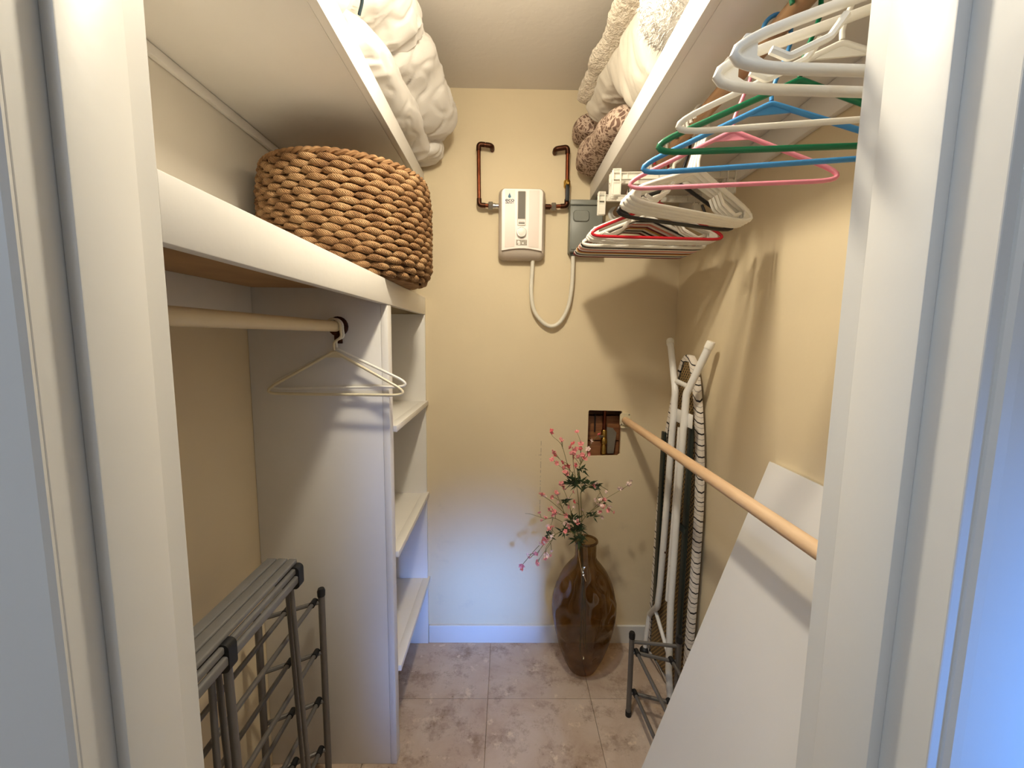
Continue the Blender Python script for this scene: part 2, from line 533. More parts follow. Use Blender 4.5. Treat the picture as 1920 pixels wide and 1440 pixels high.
class MB:
    def __init__(s):
        s.v, s.f, s.uv = [], [], {}
    def add(s, vs, fs):
        o = len(s.v)
        s.v += [Vector(p) for p in vs]
        s.f += [tuple(i + o for i in f) for f in fs]
        return s
    def box(s, a, b, bev=0.0):
        """box between two corners, optional chamfer on all edges"""
        x0, y0, z0 = (min(a[i], b[i]) for i in range(3))
        x1, y1, z1 = (max(a[i], b[i]) for i in range(3))
        if bev <= 0:
            return s.add([(x0, y0, z0), (x1, y0, z0), (x1, y1, z0), (x0, y1, z0), (x0, y0, z1), (x1, y0, z1), (x1, y1, z1), (x0, y1, z1)],
                         [(0, 3, 2, 1), (4, 5, 6, 7), (0, 1, 5, 4), (1, 2, 6, 5), (2, 3, 7, 6), (3, 0, 4, 7)])
        bm = bmesh.new()
        bmesh.ops.create_cube(bm, size=1)
        bmesh.ops.scale(bm, vec=(x1 - x0, y1 - y0, z1 - z0), verts=bm.verts)
        bmesh.ops.translate(bm, vec=((x0 + x1) / 2, (y0 + y1) / 2, (z0 + z1) / 2), verts=bm.verts)
        bmesh.ops.bevel(bm, geom=bm.edges[:], offset=bev, segments=2, affect='EDGES', profile=0.5)
        return s.bm(bm)
    def bm(s, bm):
        bm.verts.index_update()
        s.add([v.co.copy() for v in bm.verts], [[v.index for v in f.verts] for f in bm.faces])
        bm.free()
        return s
    def tube(s, path, r, seg=8, closed=False, cap=True, flat=None):
        path = [Vector(p) for p in path]
        fr = frames(path, closed)
        vs, fs = [], []
        n = len(path)
        for i, (p, (t, u, w)) in enumerate(zip(path, fr)):
            ri = r[i] if isinstance(r, (list, tuple)) else r
            for k in range(seg):
                a = 2 * PI * k / seg
                vs.append(p + u * math.cos(a) * ri + w * math.sin(a) * ri * (flat or 1))
        for i in range(n if closed else n - 1):
            j = (i + 1) % n
            for k in range(seg):
                k2 = (k + 1) % seg
                fs.append((i * seg + k, i * seg + k2, j * seg + k2, j * seg + k))
        if cap and not closed:
            fs.append(tuple(range(seg - 1, -1, -1)))
            fs.append(tuple((n - 1) * seg + k for k in range(seg)))
        return s.add(vs, fs)
    def lathe(s, prof, c=(0, 0, 0), seg=24, axis='Z', cap=True):
        vs, fs = [], []
        for (r, h) in prof:
            for k in range(seg):
                a = 2 * PI * k / seg
                x, y = r * math.cos(a), r * math.sin(a)
                q = {'Z': (x, y, h), 'Y': (x, h, y), 'X': (h, x, y)}[axis]
                vs.append(Vector(q) + Vector(c))
        n = len(prof)
        for i in range(n - 1):
            for k in range(seg):
                k2 = (k + 1) % seg
                fs.append((i * seg + k, i * seg + k2, (i + 1) * seg + k2, (i + 1) * seg + k))
        if cap:
            fs.append(tuple(range(seg - 1, -1, -1)))
            fs.append(tuple((n - 1) * seg + k for k in range(seg)))
        return s.add(vs, fs)
    def ball(s, c, r, seg=10, rings=6):
        c = Vector(c)
        rr = Vector(r) if isinstance(r, (tuple, list)) else Vector((r, r, r))
        vs = [c + Vector((0, 0, rr.z))]
        for i in range(1, rings):
            a = PI * i / rings
            for k in range(seg):
                b = 2 * PI * k / seg
                vs.append(c + Vector((rr.x * math.sin(a) * math.cos(b), rr.y * math.sin(a) * math.sin(b), rr.z * math.cos(a))))
        vs.append(c - Vector((0, 0, rr.z)))
        fs = []
        for k in range(seg):
            fs.append((0, 1 + k, 1 + (k + 1) % seg))
        for i in range(rings - 2):
            for k in range(seg):
                a, b = 1 + i * seg + k, 1 + i * seg + (k + 1) % seg
                fs.append((a, a + seg, b + seg, b))
        L = len(vs) - 1
        for k in range(seg):
            fs.append((L, L - seg + (k + 1) % seg, L - seg + k))
        return s.add(vs, fs)
    def rrloft(s, secs, seg=5, cap0=True, cap1=True):
        """loft of rounded rectangles in XZ at successive y: (x0,x1,z0,z1,r,y)"""
        vs, fs = [], []
        m = 4 * (seg + 1)
        for (x0, x1, z0, z1, r, y) in secs:
            for cx, cz, a0 in ((x1 - r, z1 - r, 0), (x0 + r, z1 - r, 90), (x0 + r, z0 + r, 180), (x1 - r, z0 + r, 270)):
                for j in range(seg + 1):
                    a = R(a0 + 90 * j / seg)
                    vs.append((cx + r * math.cos(a), y, cz + r * math.sin(a)))
        for i in range(len(secs) - 1):
            for k in range(m):
                k2 = (k + 1) % m
                fs.append((i * m + k, (i + 1) * m + k, (i + 1) * m + k2, i * m + k2))
        if cap0: fs.append(tuple(range(m)))
        if cap1: fs.append(tuple((len(secs) - 1) * m + k for k in range(m - 1, -1, -1)))
        return s.add(vs, fs)
    def prism(s, poly, d, axis='Y', at=0.0):
        """extrude a 2-D polygon: axis Y -> (x,z) points from y=at to y=at+d"""
        n = len(poly)
        def q(p, h):
            return {'Y': (p[0], h, p[1]), 'X': (h, p[0], p[1]), 'Z': (p[0], p[1], h)}[axis]
        vs = [q(p, at) for p in poly] + [q(p, at + d) for p in poly]
        fs = [tuple(range(n)), tuple(range(2 * n - 1, n - 1, -1))]
        fs += [(i, i + n, (i + 1) % n + n, (i + 1) % n) for i in range(n)]
        return s.add(vs, fs)

def wloc(o):
    p = Vector((0, 0, 0))
    while o is not None:
        p += o.location
        o = o.parent
    return p

def build(name, mb, mat, parent=None, smooth=True, local=False, angle=40, recalc=True):
    me = bpy.data.meshes.new(name)
    off = Vector((0, 0, 0)) if (local or parent is None) else wloc(parent)
    me.from_pydata([tuple(p - off) for p in mb.v], [], mb.f)
    me.update()
    bm = bmesh.new(); bm.from_mesh(me)
    if recalc:
        bmesh.ops.recalc_face_normals(bm, faces=bm.faces)
    for e in bm.edges:
        if len(e.link_faces) == 2 and e.calc_face_angle(0) > R(angle):
            e.smooth = False
    for f in bm.faces:
        f.smooth = smooth
    bm.to_mesh(me); bm.free()
    me.materials.append(MAT[mat])
    o = bpy.data.objects.new(name, me)
    COL.objects.link(o)
    if parent is not None:
        o.parent = parent
    return o

def tag(o, label, cat, group=None):
    o['label'] = label
    o['category'] = cat
    if group:
        o['group'] = group
    return o

def thing(name, label, cat, loc=(0, 0, 0), group=None):
    o = bpy.data.objects.new(name, None)
    o.empty_display_size = 0.05
    COL.objects.link(o)
    o.location = loc
    return tag(o, label, cat, group)

def struct(name, mb, mat, label, smooth=False, parent=None):
    o = build(name, mb, mat, parent, smooth)
    if parent is None:
        o['kind'] = 'structure'
        tag(o, label, name.split('_')[0])
    return o

def instance(o, name, parent, loc=(0, 0, 0), rot=(0, 0, 0), scale=(1, 1, 1)):
    c = o.copy()
    c.name = name
    COL.objects.link(c)
    c.parent = parent
    c.location = loc; c.rotation_euler = rot; c.scale = scale
    return c

# ------------------------------------------------------------------ the room
XL, XR, YB, YF, CE = -0.77, 0.735, 1.82, 0.442, 2.435
YH = 0.317                                    # hall side of the front wall
HX0, HX1, HY0 = -1.5, 0.95, -2.2
floor = struct('floor', MB().box((XL - 0.1, YH, -0.06), (XR + 0.1, YB + 0.1, -0.006)), 'grout', 'closet floor of beige travertine tiles')
hfl = struct('floor_hall', MB().box((HX0, HY0, -0.06), (HX1, YH, 0.0)), 'tile', 'hall floor outside the closet door')
gx = [-0.882, -0.472, -0.062, 0.348, 0.758]
gy = [0.275, 0.685, 1.095, 1.505, 1.915]
proto = {}
for i in range(4):
    for j in range(4):
        x0, x1 = max(gx[i], XL), min(gx[i + 1], XR)
        y0, y1 = max(gy[j], YH), min(gy[j + 1], YB)
        build('tile', MB().box((x0 + 0.0008, y0 + 0.0008, -0.012), (x1 - 0.0008, y1 - 0.0008, 0.0), 0.0006), 'tile', floor, smooth=False)
struct('ceiling', MB().box((XL - 0.1, YF - 0.02, CE), (XR + 0.1, YB + 0.1, CE + 0.08)), 'ceiling', 'textured off-white closet ceiling')
struct('wall_left', MB().box((XL - 0.1, YH + 0.02, 0), (XL, YB + 0.1, CE)), 'wall_left', 'left closet wall, beige below and off-white above the shelf')
struct('wall_right', MB().box((XR, YH + 0.02, 0), (XR + 0.1, YB + 0.1, CE)), 'wall', 'plain beige right closet wall')
hx0, hx1, hz0, hz1 = 0.365, 0.514, 0.900, 1.111
wb = MB()
W0, W1 = XL, XR
ring_o = [(W0, 0), (W1, 0), (W1, CE), (W0, CE)]
jag = [(hx0, hz0), (hx1 - 0.010, hz0 + 0.004), (hx1, hz0 + 0.012), (hx1 + 0.001, hz1 - 0.004), (hx1 - 0.003, hz1 - 0.002), (hx0 + 0.004, hz1), (hx0, hz1 - 0.005)]
def ring_wall(y0, y1):
    bm = bmesh.new()
    for y in (y0, y1):
        ov = [bm.verts.new((p[0], y, p[1])) for p in ring_o]
        iv = [bm.verts.new((p[0], y, p[1])) for p in jag]
        eo = [bm.edges.new((ov[i], ov[(i + 1) % 4])) for i in range(4)]
        ei = [bm.edges.new((iv[i], iv[(i + 1) % len(iv)])) for i in range(len(iv))]
        bmesh.ops.triangle_fill(bm, edges=eo + ei, use_beauty=True)
        if y == y0:
            first = (ov, iv)
    for a, b in ((first[0], ov), (first[1], iv)):
        for i in range(len(a)):
            bm.faces.new((a[i], a[(i + 1) % len(a)], b[(i + 1) % len(a)], b[i]))
    return bm
wall_back = struct('wall_back', MB().bm(ring_wall(YB, YB + 0.014)), 'wall_back', 'beige back closet wall with a square pipe cut-out')
# inside of the wall behind the cut-out
cav = MB()
cx0, cx1, cz0, cz1, cy = 0.30, 0.60, 0.78, 1.22, YB + 0.10
cav.box((cx0, cy, cz0), (cx1, cy + 0.01, cz1)); cav.box((cx0 - 0.01, YB + 0.014, cz0), (cx0, cy, cz1)); cav.box((cx1, YB + 0.014, cz0), (cx1 + 0.01, cy, cz1))
cav.box((cx0, YB + 0.014, cz1), (cx1, cy, cz1 + 0.01)); cav.box((cx0, YB + 0.014, cz0 - 0.01), (cx1, cy, cz0))
build('cavity_box', cav, 'lumber', wall_back, smooth=False)
build('plank', MB().box((0.302, YB + 0.070, 0.785), (0.598, YB + 0.098, 0.955), 0.003), 'lumber', wall_back)
build('plank', MB().box((0.302, YB + 0.062, 0.960), (0.598, YB + 0.098, 1.075), 0.003), 'lumber', wall_back)
build('stud', MB().box((0.520, YB + 0.016, 0.785), (0.560, YB + 0.060, 1.215), 0.002), 'lumber', wall_back)
build('dark_strap', MB().box((0.405, YB + 0.050, 1.00), (0.4095, YB + 0.061, 1.085), 0.001), 'rubber', wall_back)

wf = MB()
OX, OZ = 0.372, 2.05
wf.box((HX0, YH, 0), (-OX, YF - 0.002, HALL_H)); wf.box((OX, YH, 0), (HX1, YF - 0.002, HALL_H)); wf.box((-OX, YH, OZ), (OX, YF - 0.002, HALL_H))
struct('wall_front', wf, 'hall', 'wall around the closet doorway')
# door frame: jambs, stops, head, casing
def frame_side(s, y0, name, label):
    t = struct(name, MB().box((s * 0.352, y0, 0), (s * 0.372, YF, 2.05), 0.0012), 'trim', label)
    build('door_stop', MB().box((s * 0.3405, 0.343, 0), (s * 0.3521, 0.4045, 2.018), 0.0014), 'trim', t)
    return t
frame_side(-1, 0.314, 'trim_1', 'left white door jamb with a raised stop')
frame_side(1, 0.3035, 'trim_2', 'right white door jamb with a raised stop')
h = struct('trim_3', MB().box((-0.352, 0.308, 2.03), (0.352, YF, 2.05), 0.001), 'trim', 'white door head jamb above the opening')
build('door_stop', MB().box((-0.352, 0.343, 2.018), (0.352, 0.3825, 2.0301), 0.001), 'trim', h)
struct('trim_4', MB().prism([(-0.3525, 0.317), (-0.3525, 0.312), (-0.356, 0.309), (-0.42, 0.303), (-0.435, 0.305), (-0.435, 0.317)], 2.10, 'Z'), 'trim', 'left white door casing on the hall side')
struct('trim_5', MB().prism([(0.3615, 0.317), (0.3615, 0.301), (0.364, 0.2975), (0.371, 0.2965), (0.43, 0.294), (0.442, 0.297), (0.442, 0.317)], 2.10, 'Z'), 'trim', 'right white door casing on the hall side')
struct('trim_6', MB().box((-0.435, 0.298, 2.042), (0.442, 0.317, 2.12), 0.002), 'trim', 'white door casing above the opening on the hall side')
# hall behind the camera
struct('wall_hall_left', MB().box((HX0 - 0.1, HY0, 0), (HX0, YF, HALL_H)), 'hall', 'left hall wall')
whr = MB()
whr.box((HX1, HY0, 0), (HX1 + 0.1, ADDED_WIN3[0], HALL_H)).box((HX1, ADDED_WIN3[1], 0), (HX1 + 0.1, YF, HALL_H))
whr.box((HX1, ADDED_WIN3[0], 0), (HX1 + 0.1, ADDED_WIN3[1], ADDED_WIN3[2])).box((HX1, ADDED_WIN3[0], ADDED_WIN3[3]), (HX1 + 0.1, ADDED_WIN3[1], HALL_H))
struct('wall_hall_right', whr, 'hall', 'right hall wall with an added low window')
w3 = MB()
for a, b in (((ADDED_WIN3[0], ADDED_WIN3[2]), (ADDED_WIN3[1], ADDED_WIN3[2] + 0.04)), ((ADDED_WIN3[0], ADDED_WIN3[3] - 0.04), (ADDED_WIN3[1], ADDED_WIN3[3])), ((ADDED_WIN3[0], ADDED_WIN3[2]), (ADDED_WIN3[0] + 0.04, ADDED_WIN3[3])), ((ADDED_WIN3[1] - 0.04, ADDED_WIN3[2]), (ADDED_WIN3[1], ADDED_WIN3[3]))):
    w3.box((HX1 + 0.01, a[0], a[1]), (HX1 + 0.05, b[0], b[1]))
struct('window_added_3', w3, 'trim', 'added low window frame in the right hall wall')
whb = MB()
whb.box((HX0, HY0 - 0.1, 0), (ADDED_WIN[0], HY0, HALL_H)).box((ADDED_WIN[1], HY0 - 0.1, 0), (HX1, HY0, HALL_H))
whb.box((ADDED_WIN[0], HY0 - 0.1, 0), (ADDED_WIN[1], HY0, ADDED_WIN[2])).box((ADDED_WIN[0], HY0 - 0.1, ADDED_WIN[3]), (ADDED_WIN[1], HY0, HALL_H))
struct('wall_hall_back', whb, 'hall', 'hall wall with an added low window behind the camera')
w2 = MB()
for a, b in (((ADDED_WIN[0], ADDED_WIN[2]), (ADDED_WIN[1], ADDED_WIN[2] + 0.04)), ((ADDED_WIN[0], ADDED_WIN[3] - 0.04), (ADDED_WIN[1], ADDED_WIN[3])), ((ADDED_WIN[0], ADDED_WIN[2]), (ADDED_WIN[0] + 0.04, ADDED_WIN[3])), ((ADDED_WIN[1] - 0.04, ADDED_WIN[2]), (ADDED_WIN[1], ADDED_WIN[3])), ((sum(ADDED_WIN[:2]) / 2 - 0.015, ADDED_WIN[2]), (sum(ADDED_WIN[:2]) / 2 + 0.015, ADDED_WIN[3]))):
    w2.box((a[0], HY0 - 0.05, a[1]), (b[0], HY0 - 0.01, b[1]))
struct('window_added_2', w2, 'trim', 'added low window frame in the hall wall behind the camera')
hc = MB()
hc.box((HX0, HY0, HALL_H), (ROOF_FILL[0], YF, HALL_H + 0.25)); hc.box((ROOF_FILL[1], HY0, HALL_H), (HX1, YF, HALL_H + 0.25))
hc.box((ROOF_FILL[0], HY0, HALL_H), (ROOF_FILL[1], ROOF_FILL[2], HALL_H + 0.25)); hc.box((ROOF_FILL[0], ROOF_FILL[3], HALL_H), (ROOF_FILL[1], YF, HALL_H + 0.25))
struct('ceiling_hall', hc, 'hall', 'hall ceiling with an added roof window')
wfm = MB()
for a, b in (((ROOF_FILL[0], ROOF_FILL[2]), (ROOF_FILL[1], ROOF_FILL[2] + 0.03)), ((ROOF_FILL[0], ROOF_FILL[3] - 0.03), (ROOF_FILL[1], ROOF_FILL[3])), ((ROOF_FILL[0], ROOF_FILL[2]), (ROOF_FILL[0] + 0.03, ROOF_FILL[3])), ((ROOF_FILL[1] - 0.03, ROOF_FILL[2]), (ROOF_FILL[1], ROOF_FILL[3]))):
    wfm.box((*a, HALL_H + 0.03), (*b, HALL_H + 0.08))
struct('window_added_1', wfm, 'trim', 'added roof window frame in the hall ceiling')
HL = Vector((-0.70, -1.10, HALL_H))  # added ceiling lamp, unseen; neutral fill for the lower closet
t = thing('hall_fill_lamp', 'added round fill lamp on the unseen hall ceiling behind the camera', 'lamp', HL)
build('lamp_base', MB().lathe([(0.15, HALL_H - 0.0005), (0.15, HALL_H - 0.02)], (HL.x, HL.y, 0), 32), 'trim', t)
build('diffuser', MB().lathe([(0.14, HALL_H - 0.021), (0.135, HALL_H - 0.035), (0.08, HALL_H - 0.05), (0.005, HALL_H - 0.054)], (HL.x, HL.y, 0), 32), 'p_white', t)
hl = bpy.data.lights.new('hall_fill_light', 'AREA')
hl.shape = 'DISK'; hl.size = 0.28; hl.energy = 5.0; hl.color = (1.0, 0.95, 0.92)
ho = bpy.data.objects.new('hall_fill_light', hl); COL.objects.link(ho); ho.parent = t; ho.location = (0, 0, -0.058)
# baseboards
struct('baseboard_back', MB().box((-0.3515, YB - 0.0125, 0), (XR, YB, 0.086), 0.002), 'trim', 'white baseboard along the back wall')
struct('baseboard_right', MB().box((XR - 0.0125, YF, 0), (XR, YB - 0.0125, 0.086), 0.002), 'trim', 'white baseboard along the right wall')

# ------------------------------------------------------------------ shelves
YS0, YS1 = YF + 0.001, YB - 0.001
t = thing('closet_shelf', 'deep white shelf on the left carrying the wicker basket', 'shelf', (XL, YS0, 1.52))
build('board', MB().box((XL + 0.001, YS0, 1.570), (-0.3735, YS1, 1.593), 0.001), 'white', t)
build('fascia', MB().box((-0.373, YS0, 1.522), (-0.353, YS1, 1.594), 0.0015), 'white', t)
build('cleat', MB().box((XL + 0.001, YS0, 1.475), (XL + 0.019, 1.249, 1.5695), 0.0015), 'white', t)
build('underside_panel', MB().box((XL + 0.02, YS0, 1.566), (-0.374, 1.249, 1.5695)), 'under', t)
t = thing('closet_shelf', 'high white shelf on the left under the white bedding', 'shelf', (XL, YS0, 2.02))
build('board', MB().box((XL + 0.001, YS0, 2.037), (-0.3735, YS1, 2.100), 0.001), 'white', t)
build('fascia', MB().box((-0.373, YS0, 2.036), (-0.353, YS1, 2.101), 0.0015), 'white', t)
build('cleat', MB().box((XL + 0.001, YS0, 2.012), (XL + 0.016, YS1, 2.0365), 0.004), 'white', t)
t = thing('closet_shelf', 'high white shelf on the right above the row of hangers', 'shelf', (XR, YS0, 1.97))
build('board', MB().box((0.3605, YS0, 2.006), (XR - 0.001, YS1, 2.070), 0.001), 'white', t)
build('fascia', MB().box((0.340, YS0, 2.005), (0.360, YS1, 2.071), 0.0015), 'white', t)
build('cleat', MB().box((XR - 0.018, YS0, 1.93), (XR - 0.001, YS1, 2.0055), 0.002), 'white', t)

t = thing('shelf_unit', 'white built-in shelf unit with three open shelves at the back left', 'shelves', (-0.56, 1.25, 0))
build('side_panel', MB().box((XL + 0.001, 1.250, 0.001), (-0.3755, 1.270, 1.5695), 0.001), 'white', t)
build('face_strip', MB().box((-0.375, 1.2495, 0.001), (-0.355, 1.290, 1.5215), 0.0012), 'white', t)
build('end_panel', MB().box((XL + 0.001, 1.8025, 0.001), (-0.3535, 1.8195, 1.5215), 0.001), 'white', t)
for z in (1.128, 0.711, 0.306):
    build('shelf', MB().box((XL + 0.001, 1.2705, z), (-0.3755, 1.802, z + 0.020), 0.001).box((-0.3755, 1.2905, z), (-0.345, 1.8195 - 0.0002, z + 0.020), 0.001), 'white', t)

# ------------------------------------------------------------------ closet rods
def flange(m, x, z, y, r, ys):
    m.lathe([(r + 0.014, y), (r + 0.014, y + ys * 0.004), (r + 0.006, y + ys * 0.007), (r + 0.004, y + ys * 0.022)], (x, 0, z), 20, 'Y')
t = thing('closet_rod', 'cream painted rod under the left shelf', 'rod', (-0.5, YS0, 1.455))
build('rod', MB().tube([(-0.5, YS0 + 0.002, 1.455), (-0.5, 1.2478, 1.455)], 0.0155, 20), 'rod_paint', t)
m = MB(); flange(m, -0.5, 1.455, 1.2495, 0.0155, -1)
m.box((-0.512, 1.243, 1.405), (-0.488, 1.2495, 1.45), 0.002)
build('bracket', m, 'copper_dark', t)
t = thing('closet_rod', 'wooden rod under the high right shelf holding the hangers', 'rod', (0.45, YS0, 1.95))
build('rod', MB().tube([(0.45, YS0 + 0.002, 1.95), (0.45, YS1 - 0.001, 1.95)], 0.016, 20), 'rod_brown', t)
for y, s in ((YS0, 1), (YS1, -1)):
    m = MB(); flange(m, 0.45, 1.95, y, 0.016, s); build('socket', m, 'p_white', t)
t = thing('closet_rod', 'pale bare wooden rod running low along the right side', 'rod', (0.53, YS0, 1.068))
build('rod', MB().tube([(0.545, YS0 + 0.002, 1.068), (0.527, YS1 - 0.012, 1.070)], 0.0155, 24), 'rod', t)
m = MB()
m.rrloft([(0.505, 0.552, 1.040, 1.100, 0.012, YS1), (0.505, 0.552, 1.040, 1.100, 0.012, YS1 - 0.004)])
a = [(0.527 + 0.0195 * math.cos(R(q)), 1.070 + 0.0195 * math.sin(R(q))) for q in range(150, 391, 15)]
m.tube([(x, YS1 - 0.013, z) for x, z in a], 0.0042, 8)
m.tube([(x, YS1 - 0.006, z) for x, z in a], 0.0042, 8)
br = build('bracket', m, 'p_cream', t)
build('lip', MB().box((0.508, YS1 - 0.016, 1.034), (0.545, YS1, 1.041), 0.002), 'p_cream', br)
for x, z in ((0.511, 1.048), (0.546, 1.048), (0.545, 1.094)):
    build('screw', MB().lathe([(0.0032, YS1 - 0.0035), (0.0032, YS1 - 0.0058), (0.0014, YS1 - 0.0066)], (x, 0, z), 10, 'Y'), 'steel', br)
m = MB(); flange(m, 0.545, 1.068, YS0, 0.0155, 1); build('socket', m, 'p_cream', t)

# ------------------------------------------------------------------ ceiling lamp
t = thing('ceiling_lamp', 'flood bulb in a white lampholder on the closet ceiling', 'lamp', (LAMP.x, LAMP.y, CE))
build('lampholder', MB().lathe([(0.055, CE - 0.0005), (0.055, CE - 0.02), (0.035, CE - 0.035), (0.022, CE - 0.045), (0.022, CE - 0.06)], (LAMP.x, LAMP.y, 0), 24), 'p_white', t)
build('bulb', MB().lathe([(0.013, CE - 0.0605), (0.016, LAMP.z + 0.062), (0.030, LAMP.z + 0.040), (0.046, LAMP.z + 0.018)], (LAMP.x, LAMP.y, 0), 24), 'p_white', t)
build('bulb_face', MB().lathe([(0.0465, LAMP.z + 0.0178), (0.048, LAMP.z + 0.006), (0.040, LAMP.z - 0.004), (0.020, LAMP.z - 0.010), (0.002, LAMP.z - 0.011)], (LAMP.x, LAMP.y, 0), 24), 'bulb', t)
fl = bpy.data.lights.new('flood_light', 'AREA')
fl.shape = 'DISK'; fl.size = 0.085; fl.energy = FLOOD_W; fl.color = LAMP_COL
fo = bpy.data.objects.new('flood_light', fl)
COL.objects.link(fo)
fo.parent = t
fo.location = LAMP - Vector((LAMP.x, LAMP.y, CE)) + Vector((0, 0, -0.013))
pl = bpy.data.lights.new('bulb_light', 'POINT')
pl.energy = LAMP_W
pl.color = LAMP_COL
pl.shadow_soft_size = 0.042
po = bpy.data.objects.new('bulb_light', pl)
COL.objects.link(po)
po.parent = t
po.location = LAMP - Vector((LAMP.x, LAMP.y, CE)) + Vector((0, 0, -0.060))

# ------------------------------------------------------------------ wicker basket
BC = Vector((-0.509, 1.392, 1.5945))
t = thing('wicker_basket', 'large round woven water-hyacinth basket on the left shelf', 'basket', BC)
NROW, NL = 17, 29
BH = 0.318
def brad(f):
    return 0.219 + 0.026 * min(1, f / 0.14) ** 0.6 + 0.003 * math.sin(f * PI) - 0.006 * max(0, f - 0.8) / 0.2
for row in range(NROW):
    f = (row + 0.5) / NROW
    rr = brad(f)
    z = BC.z + 0.0045 + f * (BH - 0.016)
    K, S = NL * 8, 8
    vs, fs, uvs = [], [], []
    rnd = [random.uniform(-1, 1) for _ in range(NL + 1)]
    ph = 0.5 * (row % 2) + 0.13 * math.sin(row * 2.1)
    for k in range(K):
        a = 2 * PI * k / K
        u = (k / 8 + ph) % 1.0
        li = int(k / 8 + ph) % NL
        lump = abs(math.sin(PI * u)) ** 0.55
        hr = (0.0034 + 0.0068 * lump) * (1 + 0.10 * rnd[li])
        wr = 0.0040 + 0.0078 * lump * (1 + 0.12 * rnd[li])
        zc = z + 0.0055 * (0.5 - u) * lump + 0.001 * rnd[(li + 7) % NL]
        ro = rr - 0.004 + 0.007 * lump
        for q in range(S):
            b = 2 * PI * q / S
            r_ = ro + wr * math.cos(b)
            vs.append((BC.x + r_ * math.cos(a), BC.y + r_ * math.sin(a), max(BC.z + 0.0003, zc + hr * math.sin(b))))
    for k in range(K):
        k2 = (k + 1) % K
        for q in range(S):
            q2 = (q + 1) % S
            fs.append((k * S + q, k2 * S + q, k2 * S + q2, k * S + q2))
            uvs += [(k / 8 * 10, q * 1.6), ((k + 1) / 8 * 10, q * 1.6), ((k + 1) / 8 * 10, (q + 1) * 1.6), (k / 8 * 10, (q + 1) * 1.6)]
    o = build('weave_row', MB().add(vs, fs), 'weave', t, angle=180, recalc=False)
    uvl = o.data.uv_layers.new(name='UVMap')
    for i_, uvv in enumerate(uvs):
        uvl.data[i_].uv = uvv
zt = BC.z + BH - 0.004
K = 64 * 4
m = MB()
for off in (0, PI):
    m.tube([(BC.x + (brad(1) + 0.0045 * math.cos(k / K * 64 * PI + off)) * math.cos(2 * PI * k / K),
             BC.y + (brad(1) + 0.0045 * math.cos(k / K * 64 * PI + off)) * math.sin(2 * PI * k / K),
             zt + 0.0045 * math.sin(k / K * 64 * PI + off)) for k in range(K)], 0.0062, 6, closed=True)
build('braided_rim', m, 'weave', t)
build('base', MB().lathe([(0.01, BC.z + 0.0005), (0.214, BC.z + 0.0005), (0.214, BC.z + 0.012), (0.01, BC.z + 0.012)], (BC.x, BC.y, 0), 40), 'weave', t)
m = MB().lathe([(brad(0) - 0.012, BC.z + 0.004)] + [(brad(f / 10) - 0.008, BC.z + 0.004 + f / 10 * (BH - 0.016)) for f in range(1, 11)], (BC.x, BC.y, 0), 40, cap=False)
build('inner_stakes', m, 'weave', t)

